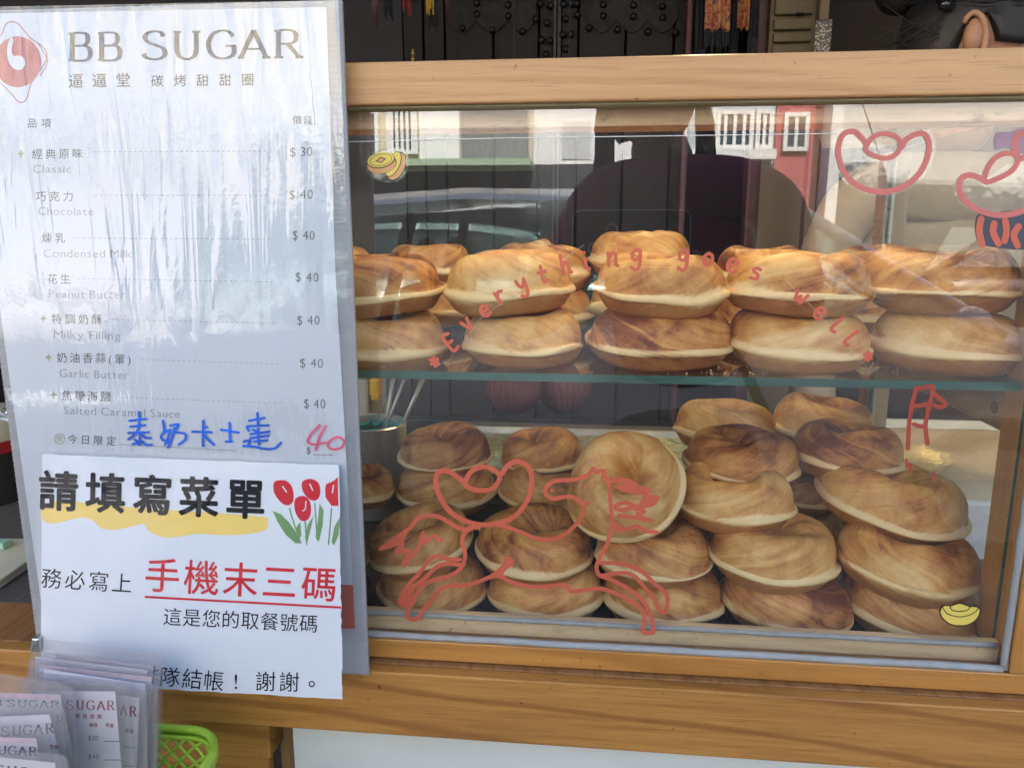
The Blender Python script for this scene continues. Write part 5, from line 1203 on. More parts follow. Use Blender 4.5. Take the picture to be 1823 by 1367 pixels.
card('foremost order card, cut off by the bottom of the photo', 0.376, [(-60, 1330), (118, 1344), (128, 1440), (-60, 1440)], [(-40, 1343), (98, 1357), (104, 1430), (-40, 1430)], 0,
     [('s', 'ink_brown', 'SUGAR', sug('SUGAR', -8, 92, 1378, 1386), 17, 3.4, 1.4, 0.05)])
# basket: rim plus lattice wall, rounded plan
bk = thing('lime_basket', 'lime green plastic lattice basket holding the order cards', 'basket', (P(150, 1360, y=0.41).x, 0.41, -0.50))
bxr = P(322, 1345, y=0.417).x; bxl = bxr-0.155
zrim = P(285, 1292, y=0.478).z
path = rrect(bxl, bxr, 0.356, 0.478, 0.028, 8)
mb = MB(); n = len(path); sec = [(-0.0022, 0), (0.0008, 0.002), (0.0030, 0.0008), (0.0030, -0.009), (0.001, -0.009), (0.0005, -0.003), (-0.0022, -0.003)]
cxm, cym = (bxl+bxr)/2, 0.417
for x, y in path:
    dx, dy = x-cxm, y-cym; l = math.hypot(dx, dy); dx /= l; dy /= l
    for o_, z_ in sec: mb.v.append((x+dx*o_, y+dy*o_, zrim+z_))
m = len(sec)
for i in range(n):
    for k in range(m): mb.f.append((i*m+k, i*m+(k+1) % m, ((i+1) % n)*m+(k+1) % m, ((i+1) % n)*m+k))
mb.build('rim', M['lime'], bk, smooth=True)
mb = MB(); H_ = 0.13
per = []
for i in range(n):
    x, y = path[i]; x2, y2 = path[(i+1) % n]; l = math.hypot(x2-x, y2-y); k = max(1, round(l/0.0042))
    for j in range(k): per.append((x+(x2-x)*j/k, y+(y2-y)*j/k))
N_ = len(per)
def wp(i, h):
    x, y = per[int(i) % N_]; s_ = 1-0.10*h/H_; return (cxm+(x-cxm)*s_, cym+(y-cym)*s_, zrim-0.008-h)
for i in range(0, N_, 3):
    for sg in (-1, 1):
        mb.tube([wp(i+sg*j, H_*j/30) for j in range(0, 31, 2)], 0.0013, 5)
for h in (0.0, 0.042, 0.084, 0.125): mb.tube([wp(i, h) for i in range(N_+1)], 0.0018, 6)
mb.build('lattice_wall', M['lime'], bk, smooth=True)['kind'] = 'stuff'
MB().box(bxl+0.008, bxr-0.008, 0.366, 0.468, zrim-0.142, zrim-0.137).build('basket_floor', M['lime'], bk, bevel=0.001)
# stool under the basket so that it stands on something
stl = thing('small_stand', 'wooden stand below the lime basket in front of the counter', 'stand', (cxm, cym, -1.23))
bx('stand_top', cxm-0.10, cxm+0.09, 0.35, 0.495, zrim-0.160, zrim-0.1425, M['wood_fascia'], stl, 0.002)
for sx_ in (-0.09, 0.078):
    for y_ in (0.356, 0.478): bx('leg', cxm+sx_, cxm+sx_+0.012, y_, y_+0.012, -1.229, zrim-0.1605, M['wood_fascia'], stl)

# ================================================================== THINGS ON THE COUNTER AT THE LEFT
zc = ZC
# notebook-like cream box
a_, b_, c_, d_ = P(62, 985, z=zc+0.008), P(60, 962, z=zc+0.008), P(-60, 960, z=zc+0.008), P(-60, 1052, z=zc+0.008)
nb = thing('cream_case', 'flat cream plastic case lying on the counter left of the menu', 'case', (a_.x-0.05, a_.y, zc))
poly = [(P(63, 958, z=zc+.009)), (P(60, 990, z=zc+.009)), P(0, 1032, z=zc+.009), P(-120, 1075, z=zc+.009), P(-120, 958, z=zc+.009)]
poly = [(p.x, p.y, zc+0.004) for p in poly]
MB().prism(poly, (0, 0, 0.005)).build('case_top', M['cream'], nb, bevel=0.001)
MB().prism([(x, y-0.0005, zc+0.0002) for x, y, z in poly], (0, 0, 0.0034)).build('case_base', simple('white_plastic', (0.66, 0.66, 0.63), 0.4), nb, bevel=0.0008)
er = P(4, 972, z=zc+0.012); MB().box(er.x-0.02, er.x+0.004, er.y-0.004, er.y+0.010, zc+0.0092, zc+0.0165).build('mint_eraser', M['mint'], None, bevel=0.0015)
tag(bpy.data.objects['mint_eraser'], 'small mint green rubber lying on the cream case', 'eraser')
# round lidded tub with red base and cling wrap
q = P(-40, 770, y=0.86); R0 = (46+40)*T(0, 770, .86)/FPX
ct_ = thing('round_lid_tub', 'round cream lidded tub on a red base behind the cream case', 'tub', (q.x, 0.86, zc))
zt0 = P(0, 735, y=0.86).z
MB().lathe((q.x, 0.86, 0), [(0.001, zt0-0.03), (R0*0.98, zt0-0.03), (R0, zt0-0.027), (R0, zt0-0.006), (R0*0.985, zt0-0.002), (R0*0.9, zt0), (0.001, zt0+0.001)], 64).build('lid', M['cream'], ct_, autosmooth=True)
MB().lathe((q.x, 0.86, 0), [(0.001, zt0-0.045), (R0*0.94, zt0-0.045), (R0*0.97, zt0-0.0305), (0.001, zt0-0.0305)], 64).build('red_base', M['red_plastic'], ct_, autosmooth=True)
MB().lathe((q.x, 0.86, 0), [(0.001, zc+0.0004), (R0*0.80, zc+0.0004), (R0*0.90, zt0-0.0455), (0.001, zt0-0.0455)], 64).build('dark_pot', M['black_cloth'], ct_, autosmooth=True)
mb = MB(); q2 = P(-8, 722, y=0.80)
for j in range(9):
    for i in range(14):
        an = 2*PI*i/14; th = PI*0.5*j/8; rr = 0.024*math.sin(th+0.12)*(1+0.12*math.sin(i*2.3+j)); mb.v.append((q2.x+rr*math.cos(an), 0.84+rr*math.sin(an), zt0+0.0012+0.018*math.cos(th)*(1+0.1*math.sin(i*1.7))))
for j in range(8):
    for i in range(14): mb.f.append((j*14+i, (j+1)*14+i, (j+1)*14+(i+1) % 14, j*14+(i+1) % 14))
tag(mb.build('plastic_bag', thin_clear('crinkled_clear_bag', (0.75, 0.75, 0.74), 0.25, 0.15, 0.25, (0.6, 0.6, 0.58), 'card'), None, smooth=False), 'crumpled clear plastic bag on top of the round tub', 'bag')

# ================================================================== PEOPLE
def skinned(name, joints, edges, mat, parent, lvl=2):
    me = bpy.data.meshes.new(name); org = parent.location
    me.from_pydata([(j[0]-org.x, j[1]-org.y, j[2]+Z0-org.z) for j in joints], edges, [])
    o = bpy.data.objects.new(name, me); COL.objects.link(o); o.parent = parent; me.materials.append(mat)
    md = o.modifiers.new('skin', 'SKIN'); md.use_smooth_shade = True
    if not me.skin_vertices: me.attributes.new('x', 'FLOAT', 'POINT')
    bm = bmesh.new(); bm.from_mesh(me); ly = bm.verts.layers.skin.verify()
    for v, j in zip(bm.verts, joints):
        r = j[3]; v[ly].radius = r if isinstance(r, tuple) else (r, r); v[ly].use_root = False
    bm.verts.ensure_lookup_table(); bm.verts[0][ly].use_root = True
    bm.to_mesh(me); bm.free()
    s_ = o.modifiers.new('sub', 'SUBSURF'); s_.levels = s_.render_levels = lvl
    return o
def head(parent, c, face_dir, mat_skin, hair_fn, size=1.0):
    """a modelled head: skull, jaw, nose, brow, lips; ears, eyes as children"""
    f = Vector(face_dir).normalized(); r_ = f.cross(Vector((0, 0, 1))).normalized(); u_ = r_.cross(f)
    mb = MB(); n, m = 40, 28
    for i in range(m+1):
        th = PI*i/m
        for k in range(n):
            ph = 2*PI*k/n; cx, cy_, cz = math.sin(th)*math.cos(ph), math.sin(th)*math.sin(ph), math.cos(th)   # x = forward, y = side
            X, Y, Z = cx*0.098, cy_*0.076, cz*0.118
            if cz < 0:
                w_ = -cz; Y *= 1-0.33*w_; X *= 1-0.10*w_ if cx > 0 else 1-0.42*w_
            if cx > 0:
                g = lambda y0, z0, sy, sz: math.exp(-((Y-y0)/sy)**2-((Z-z0)/sz)**2)
                X += 0.022*g(0, -0.022, 0.011, 0.014)+0.010*g(0, 0.0, 0.009, 0.022) - 0.009*g(0.031, 0.004, 0.014, 0.011)-0.009*g(-0.031, 0.004, 0.014, 0.011)
                X += 0.006*g(0, -0.056, 0.022, 0.006)+0.005*g(0, -0.068, 0.018, 0.006)+0.008*g(0, -0.098, 0.022, 0.016)-0.003*g(0, -0.0615, 0.02, 0.002)
                X += 0.004*g(0.03, 0.028, 0.022, 0.007)+0.004*g(-0.03, 0.028, 0.022, 0.007)
            p = Vector(c)+(f*X+r_*Y+u_*Z)*size; mb.v.append(tuple(p))
    for i in range(m):
        for k in range(n): mb.f.append((i*n+k, (i+1)*n+k, (i+1)*n+(k+1) % n, i*n+(k+1) % n))
    mb.build('head', mat_skin, parent, smooth=True)
    for sg in (-1, 1):
        L = lambda x, y, z: tuple(Vector(c)+(f*x+r_*(y*sg)+u_*z)*size)
        mb = MB(); pts = [L(-.004+0.020*math.cos(t)*0.8-0.006*math.sin(t), .077+0.008*abs(math.sin(t*0.5)), -.006+0.032*math.sin(t)) for t in np.linspace(-1.9, 2.6, 16)]
        mb.tube(pts, [0.0035+0.002*math.sin(PI*k/15) for k in range(16)], 8)
        pts = [L(-.006+0.010*math.cos(t), .079, -.002+0.018*math.sin(t)) for t in np.linspace(-1.6, 2.4, 12)]; mb.tube(pts, 0.0032, 8)
        mb.ball(L(-.004, .074, -.004), (0.015*size, 0.013*size, 0.026*size), 12, 8); mb.ball(L(-.001, .080, -.032), 0.0062*size, 10, 6)
        mb.build('ear', mat_skin, parent, smooth=True)
        mb = MB(); mb.ball(L(.079, .031, .003), 0.0125*size, 12, 8); mb.build('eye', simple('eye_white', (0.7, 0.7, 0.68), 0.2), parent, smooth=True)
        mb = MB(); mb.ball(L(.0895, .031, .003), 0.0042*size, 10, 6); mb.build('iris', M['hair'], parent, smooth=True)
    mb = MB(); L0 = lambda x, y, z: tuple(Vector(c)+(f*x+r_*y+u_*z)*size)
    mb.tube([L0(.088, -.022, -.061), L0(.0975, -.010, -.058), L0(.0985, 0, -.060), L0(.0975, .010, -.058), L0(.088, .022, -.061)], [.002, .004, .0045, .004, .002], 8); mb.build('lips', simple('lips', (0.40, 0.12, 0.10), 0.4), parent, smooth=True)
    hair_fn(L0)
def strands(mb, pts_fn, count, r=0.0011):
    for k in range(count): mb.tube(pts_fn(k), r, 4, caps=False)
def hand(parent, wrist, dirv, palm_n, curl, mat, sg=1, name='hand'):
    """palm, four fingers and thumb as one skinned mesh; dirv = towards the fingers, palm_n = out of the palm"""
    d = Vector(dirv).normalized(); nrm = Vector(palm_n); nrm = (nrm-d*nrm.dot(d)).normalized(); s_ = d.cross(nrm)*sg
    J = [(*Vector(wrist), (0.024, 0.018)), (*(Vector(wrist)+d*0.045), (0.034, 0.014))]; E_ = [(0, 1)]
    for i, (o_, L_) in enumerate(((0.030, 0.072), (0.010, 0.080), (-0.010, 0.074), (-0.029, 0.058))):
        p = Vector(wrist)+d*0.082+s_*o_; J.append((*p, 0.0100)); k0 = len(J)-1; E_.append((1, k0)); a_ = 0.0; q_ = p
        for j in range(3):
            a_ += curl[j]; dd = d*math.cos(a_)+nrm*math.sin(a_); q_ = q_+dd*(L_*(0.45, 0.32, 0.23)[j]); J.append((*q_, (0.0088, 0.0080, 0.0068)[j])); E_.append((len(J)-2 if j else k0, len(J)-1))
    p = Vector(wrist)+d*0.025+s_*0.032; J.append((*p, 0.0125)); k0 = len(J)-1; E_.append((0, k0))
    q_ = p+(d*0.7+s_*0.6+nrm*0.3).normalized()*0.034; J.append((*q_, 0.0105)); E_.append((k0, k0+1)); q_ = q_+(d*0.85+nrm*0.45).normalized()*0.030; J.append((*q_, 0.0085)); E_.append((k0+1, k0+2))
    return skinned(name, J, E_, mat, parent, 1)
# --- server behind the case at the right
ear = P(1768, 70, y=1.28)
sv_p = thing('person', 'person in a beige top with tied up black hair behind the case at right', 'person', (ear.x, 1.36, -1.22))
hc = (ear.x+0.004, 1.355, ear.z+0.010)
J = [(hc[0], 1.37, -0.28, (0.15, 0.11)), (hc[0], 1.37, -0.12, (0.155, 0.10)), (hc[0]-0.01, 1.375, 0.03, (0.145, 0.095)), (hc[0]-0.01, 1.37, hc[2]-0.19, (0.11, 0.07)),
     (hc[0]-0.16, 1.37, hc[2]-0.24, 0.055), (hc[0]-0.20, 1.38, -0.07, 0.044), (hc[0]-0.20, 1.37, -0.22, 0.038), (hc[0]-0.19, 1.35, -0.33, 0.034),
     (hc[0]+0.16, 1.37, hc[2]-0.24, 0.055), (hc[0]+0.20, 1.38, -0.07, 0.044), (hc[0]+0.21, 1.37, -0.22, 0.038), (hc[0]+0.20, 1.35, -0.33, 0.034)]
skinned('beige_top', J, [(0,1),(1,2),(2,3),(3,4),(4,5),(5,6),(6,7),(3,8),(8,9),(9,10),(10,11)], M['beige_cloth'], sv_p)
skinned('neck', [(hc[0]-0.005, 1.365, hc[2]-0.17, 0.056), (hc[0]-0.005, 1.362, hc[2]-0.05, 0.052)], [(0, 1)], M['skin'], sv_p, 2)
J = [(hc[0], 1.37, -0.30, (0.16, 0.115)), (hc[0], 1.37, -0.42, (0.165, 0.12)), (hc[0]-0.09, 1.37, -0.50, 0.095), (hc[0]-0.10, 1.37, -0.85, 0.062), (hc[0]-0.10, 1.38, -1.17, 0.046), (hc[0]+0.09, 1.37, -0.50, 0.095), (hc[0]+0.10, 1.37, -0.85, 0.062), (hc[0]+0.10, 1.38, -1.17, 0.046)]
skinned('dark_trousers', J, [(0,1),(1,2),(2,3),(3,4),(1,5),(5,6),(6,7)], M['navy_cloth'], sv_p)
for sx_ in (-0.10, 0.10): MB().ball((hc[0]+sx_, 1.34, -1.19), (0.045, 0.12, 0.035), 16, 10).build('shoe', M['black_cloth'], sv_p, smooth=True)
hand(sv_p, (hc[0]-0.19, 1.345, -0.345), (0, -0.15, -1), (1, 0, 0), (0.3, 0.4, 0.3), M['skin'])
hand(sv_p, (hc[0]+0.20, 1.345, -0.345), (0, -0.15, -1), (-1, 0, 0), (0.3, 0.4, 0.3), M['skin'], -1)
def hair_server(L):
    mb = MB(); n, m = 30, 14
    for i in range(m+1):
        th = PI*0.70*i/m
        for k in range(n):
            ph = 2*PI*k/n; cx, cy_, cz = math.sin(th)*math.cos(ph), math.sin(th)*math.sin(ph), math.cos(th)
            zz = cz*0.127
            if cx > 0.15: zz = max(zz, 0.050+0.05*cx if abs(cy_) < 0.62 else -0.010)         # hairline over the forehead
            if abs(cy_) > 0.45 and -0.22 < cx < 0.25: zz = max(zz, 0.026)
            elif cx <= -0.12: zz = min(zz, 0.127)       # clear of the ears
            wob = 1+0.012*math.sin(ph*17)+0.01*math.sin(th*9+ph*5)
            mb.v.append(L((cx*0.107-0.003)*wob, cy_*0.086*wob, zz))
    for i in range(m):
        for k in range(n): mb.f.append((i*n+k, (i+1)*n+k, (i+1)*n+(k+1) % n, i*n+(k+1) % n))
    for k in range(160):                                        # combed strands towards the bun
        y0 = random.uniform(-0.086, 0.086); x0 = random.uniform(0.02, 0.085); s1 = math.sqrt(max(0.05, 1-(y0/0.09)**2))
        mb.tube([L(x0, y0, 0.055+0.045*s1), L(x0-0.06, y0*0.98, 0.045+0.088*s1), L(-0.05, y0*0.8, 0.03+0.085*s1), L(-0.105, y0*0.3, 0.055+random.uniform(-.01, .01))], [0.0012, 0.0015, 0.0015, 0.001], 4, caps=False)
    for k in range(90):                                         # sides swept back above the ear
        sg = random.choice([-1, 1]); z0 = random.uniform(0.018, 0.06)
        mb.tube([L(0.055-random.uniform(0, .03), sg*0.070, z0+0.01), L(0.0, sg*0.0845, z0+0.006), L(-0.05, sg*0.076, z0+0.01), L(-0.10, sg*0.02, 0.05)], 0.0014, 4, caps=False)
    for k in range(26):                                         # loose wisps
        sg = random.choice([-1, 1]); mb.tube([L(-0.05, sg*0.078, 0.01+random.uniform(-.02, .02)), L(-0.085, sg*(0.080+random.uniform(0, .02)), -0.01+random.uniform(-.03, .03)), L(-0.12-random.uniform(0, .04), sg*0.075, random.uniform(-.05, .04))], 0.0006, 4, caps=False)
    mb.build('hair', M['hair'], sv_p, smooth=True)
    mb = MB(); mb.ball(L(-0.118, 0, 0.075), (0.040, 0.036, 0.036), 20, 12); mb.build('bun', M['hair'], sv_p, smooth=True)
    mb = MB()
    for k in range(10):
        t = 2*PI*k/10; mb.ball(L(-0.092+0.010*math.cos(t), 0.040*math.cos(t), 0.068+0.036*math.sin(t)), 0.0085, 12, 8)
    for k in range(7): mb.ball(L(-0.082+0.005*k, 0.046+0.007*k, 0.095-0.010*k), 0.009, 12, 8)
    mb.build('beaded_hair_clip', simple('glossy_black_beads', (0.01, 0.01, 0.012), 0.08), sv_p, smooth=True)
head(sv_p, hc, (0.93, -0.33, -0.12), M['skin'], hair_server)
# --- photographer, seen only as a mirror image in the glass
ph_ = thing('person', 'person in a magenta jacket holding up a phone, mirrored in the glass', 'person', (0.22, -0.42, -1.23))
X0, Y0 = 0.175, -0.42
J = [(X0, Y0, -0.32, (0.15, 0.11)), (X0, Y0, -0.14, (0.140, 0.10)), (X0, Y0, 0.02, (0.135, 0.09)), (X0-0.01, Y0, 0.105, (0.085, 0.06)),
     (X0-0.17, Y0+0.01, 0.065, 0.062), (X0-0.25, Y0+0.10, -0.14, 0.050), (X0-0.29, Y0+0.24, -0.15, 0.038), (X0-0.305, Y0+0.30, -0.13, 0.030),
     (X0+0.16, Y0+0.01, 0.060, 0.058), (X0+0.20, Y0+0.10, -0.14, 0.050), (X0+0.05, Y0+0.25, -0.14, 0.038), (X0+0.0, Y0+0.305, -0.12, 0.030)]
skinned('jacket', J, [(0,1),(1,2),(2,3),(3,4),(4,5),(5,6),(6,7),(3,8),(8,9),(9,10),(10,11)], M['magenta_cloth'], ph_)
skinned('neck', [(X0-0.03, Y0, 0.08, 0.062), (X0-0.075, Y0+0.01, 0.19, 0.056)], [(0, 1)], M['skin'], ph_, 2)
J = [(X0, Y0, -0.34, (0.155, 0.115)), (X0, Y0, -0.44, (0.165, 0.12)), (X0-0.09, Y0, -0.52, 0.095), (X0-0.10, Y0, -0.86, 0.062), (X0-0.10, Y0, -1.17, 0.046), (X0+0.09, Y0, -0.52, 0.095), (X0+0.10, Y0, -0.86, 0.062), (X0+0.10, Y0, -1.17, 0.046)]
skinned('trousers', J, [(0,1),(1,2),(2,3),(3,4),(1,5),(5,6),(6,7)], M['navy_cloth'], ph_)
for sx_ in (-0.10, 0.10): MB().ball((X0+sx_, Y0+0.04, -1.195), (0.045, 0.12, 0.034), 16, 10).build('shoe', M['black_cloth'], ph_, smooth=True)
hand(ph_, (-0.100, -0.115, -0.125), (0.25, 0.62, 0.55), (0.5, 0.6, -0.6), (0.15, 0.25, 0.2), M['skin'], 1)
hand(ph_, (0.205, -0.110, -0.115), (-0.30, 0.55, 0.55), (-0.5, 0.6, -0.6), (0.15, 0.25, 0.2), M['skin'], -1)
def hair_ph(L):
    mb = MB(); n, m = 30, 16
    for i in range(m+1):
        th = PI*0.80*i/m
        for k in range(n):
            ph = 2*PI*k/n; cx, cy_, cz = math.sin(th)*math.cos(ph), math.sin(th)*math.sin(ph), math.cos(th); zz = cz*0.130
            if cx > 0.2: zz = max(zz, 0.045+0.06*cx)
            mb.v.append(L(cx*0.108-0.004, cy_*0.092, zz))
    for i in range(m):
        for k in range(n): mb.f.append((i*n+k, (i+1)*n+k, (i+1)*n+(k+1) % n, i*n+(k+1) % n))
    for k in range(120):
        sg = random.choice([-1, 1]); mb.tube([L(-0.02, sg*0.088, 0.02), L(-0.03-random.uniform(0, .05), sg*(0.092+random.uniform(-.01, .02)), -0.08), L(-0.02-random.uniform(0, .06), sg*(0.10+random.uniform(-.02, .03)), -0.19-random.uniform(0, .05))], 0.003, 5)
    mb.build('hair', M['hair'], ph_, smooth=True)
head(ph_, (X0-0.085, Y0+0.025, 0.262), (-0.25, 1, -0.25), M['skin'], hair_ph)
mb = MB(); mb.tube([(X0-0.15, Y0+0.09, 0.06), (X0-0.05, Y0+0.115, -0.05), (X0+0.10, Y0+0.125, -0.25), (X0+0.16, Y0+0.08, -0.36)], 0.010, 8); mb.build('bag_strap', M['black_cloth'], ph_, smooth=True)
phn = thing('smartphone', 'dark smartphone held sideways, mirrored in the glass above the shelf', 'phone', (0.05, -0.008, -0.05))
prof = rrect(-0.030, 0.131, -0.050, 0.026, 0.010)
MB().prism([(x, -0.0115, z) for x, z in prof], (0, 0.0085, 0)).build('phone_body', M['phone'], phn, bevel=0.0008)
mb = MB(); mb.tube([(x, -0.0072, z) for x, z in prof]+[(prof[0][0], -0.0072, prof[0][1])], 0.0017, 6); mb.build('phone_edge', M['phone_edge'], phn, smooth=True)
for cx_0, cz_0 in ((-0.0, -0.026), (0.024, 0.0), (0.024, -0.026)):
    mb = MB(); mb.lathe((0, 0, 0), [(0.0085, 0), (0.0085, 0.0015), (0.0068, 0.0015), (0.0066, 0.0005)], 24); mb.v = [(cx_0+x, -0.0029+z, cz_0+y) for x, y, z in mb.v]; mb.build('lens_ring', M['phone_edge'], phn, smooth=True)

# ================================================================== THE STREET BEHIND THE CAMERA (mirrored in the glass)
YF = -9.3
def bld(name, label, x0, x1, h, mat, yf=YF, depth=5):
    t = thing(name, label, 'building', ((x0+x1)/2, yf-depth/2, -1.35)); bx('facade_wall', x0, x1, yf-depth, yf, -1.349, h, mat, t); return t
def rx(px, y=YF): return Rf(px, 240, y).x
def rz(py, y=YF): return Rf(1100, py, y).z
mw = simple('white_render', (0.74, 0.75, 0.76), 0.8, 0, 0.06, 1.5); mc_ = simple('cream_render', (0.55, 0.50, 0.38), 0.8, 0, 0.08, 2); mr = simple('red_render', (0.42, 0.10, 0.11), 0.7); mg = simple('grey_render', (0.30, 0.33, 0.36), 0.8)
glz = simple('dark_window_glass', (0.05, 0.08, 0.11), 0.08); wfm = simple('white_window_frame', (0.72, 0.73, 0.72), 0.5); sh_m = simple('grey_shutter', (0.33, 0.35, 0.37), 0.5, 0.3); gl_m = simple('green_ledge', (0.30, 0.42, 0.28), 0.6)
def window(t, x0, x1, z0, z1, yf=YF, nx=2, nz=1):
    fr_ = MB()
    for a_, b_ in ((x0, x0+0.05), (x1-0.05, x1)): fr_.box(a_, b_, yf+0.002, yf+0.06, z0, z1)
    for a_, b_ in ((z0, z0+0.05), (z1-0.05, z1)): fr_.box(x0+0.051, x1-0.051, yf+0.002, yf+0.058, a_, b_)
    for k in range(1, nx): xx = x0+(x1-x0)*k/nx; fr_.box(xx-0.02, xx+0.02, yf+0.002, yf+0.05, z0+0.051, z1-0.051)
    for k in range(1, nz): zz = z0+(z1-z0)*k/nz; fr_.box(x0+0.051, x1-0.051, yf+0.002, yf+0.045, zz-0.02, zz+0.02)
    f = fr_.build('window', wfm, t); bx('pane', x0+0.04, x1-0.04, yf+0.001, yf+0.015, z0+0.04, z1-0.04, glz, f)
b1 = bld('shop_house', 'cream shop house with a grey shutter across the street, mirrored at the left', rx(380), rx(948), 5.4, mc_)
bx('wall_panel', rx(748), rx(820), YF+0.002, YF+0.06, rz(285), rz(150), mw, b1)
bx('wall_panel', rx(500), rx(632), YF+0.002, YF+0.06, rz(285), rz(150), mg, b1)
window(b1, rx(640), rx(676), rz(285), rz(190)); window(b1, rx(690), rx(745), rz(272), rz(170), nx=6)
x0, x1 = rx(822), rx(942); n_ = 26
for k in range(n_):
    xa = x0+(x1-x0)*k/n_; bx('shutter_slat', xa+0.008, xa+(x1-x0)/n_-0.008, YF+0.002, YF+0.05+0.01*(k % 2), rz(286), rz(150), sh_m, b1)
bx('ledge', rx(560), rx(950), YF+0.062, YF+0.7, rz(300), rz(289), gl_m, b1)
bx('shopfront_shade_panel', rx(560), rx(948.4), YF+0.001, YF+0.03, -1.2, rz(303), simple('shaded_shopfront', (0.05, 0.055, 0.06), 0.4), b1)  # flat panel, the shade under the ledge put into its dark colour
for k in range(4): window(b1, rx(470+k*120), rx(530+k*120), 3.0, 4.4, nx=2, nz=2)
b2 = bld('white_house', 'tall white rendered house across the street, mirrored beside the head', rx(948.5), rx(1225), 6.2, mw)
for px in (1100, 1160): window(b2, rx(px), rx(px+40), 2.6, 3.8)
bx('shopfront_shade_panel', rx(948.6), rx(1224), YF+0.001, YF+0.03, -1.2, rz(292), simple('shaded_shopfront', (0.05, 0.055, 0.06), 0.4), b2)
bx('wall_stain_panel', rx(1000), rx(1050), YF+0.001, YF+0.012, rz(283), rz(215), simple('pale_grey_render', (0.5, 0.52, 0.54), 0.8), b2)
b3 = bld('blue_grey_house', 'blue grey house with wide windows across the street, mirrored above the shoulder', rx(1226), rx(1378), 5.8, simple('teal_grey_render', (0.40, 0.47, 0.50), 0.8))
window(b3, rx(1275), rx(1340), rz(268), rz(200), nx=4); window(b3, rx(1344), rx(1374), rz(268), rz(200))
bx('white_band', rx(1226), rx(1376), YF+0.002, YF+0.25, rz(288), rz(271), wfm, b3); bx('pier', rx(1262), rx(1269), YF+0.002, YF+0.3, rz(270), rz(120), wfm, b3)
bx('shopfront_shade_panel', rx(1228), rx(1376), YF+0.001, YF+0.03, -1.2, rz(292), simple('shaded_shopfront', (0.05, 0.055, 0.06), 0.4), b3)
b4 = bld('red_house', 'red rendered house with white framed window, mirrored at the upper right', rx(1380), rx(1468), 5.0, mr)
window(b4, rx(1393), rx(1438), rz(272), rz(205)); bx('pier', rx(1464), rx(1484), YF+0.002, YF+0.4, -1.2, 4.0, wfm, b4)
b5 = bld('pale_house', 'pale house with a ground floor panel coloured dark as shade, mirrored at the far right', rx(1486), rx(1486)+6.0, 5.5, simple('pale_render', (0.50, 0.52, 0.50), 0.8))
bx('shopfront_shade_panel', rx(1500), rx(1486)+5.9, YF+0.001, YF+0.03, -1.2, rz(292), simple('shaded_shopfront', (0.05, 0.055, 0.06), 0.4), b5)  # no opening here, shade painted as a dark flat panel
for k in range(3): window(b5, rx(1500)+0.4+k*1.7, rx(1500)+1.4+k*1.7, 2.4, 3.7)
b6 = bld('grey_block', 'grey apartment block across the street, mirrored at the far left', rx(380)-7, rx(380)-0.05, 6.5, simple('block_render', (0.45, 0.45, 0.46), 0.8))
for k in range(4):
    for j in range(3): window(b6, rx(380)-6.5+k*1.6, rx(380)-5.5+k*1.6, 0.4+j*2.1, 1.7+j*2.1)
# white awning at the right
aw = thing('white_awning', 'white sloping awning across the street, mirrored at the upper right', 'awning', (Rf(1720, 260, -4.5).x, -5.0, -1.35))
ax0, ax1 = Rf(1585, 300, -4.5).x, Rf(1980, 300, -4.5).x
MB().prism([(ax0, -4.5, Rf(1600, 325, -4.5).z), (ax1, -4.5, Rf(1600, 345, -4.5).z), (ax1, -6.8, 2.4), (ax0, -6.8, 2.4)], (0, 0, 0.03)).build('canopy', simple('white_canvas', (0.36, 0.35, 0.33), 0.8), aw)
for x_ in (ax0+0.05, ax1-0.05): MB().tube([(x_, -4.55, -1.349), (x_, -4.55, Rf(1600, 332, -4.5).z)], 0.03, 8).build('pole', M['clip'], aw)

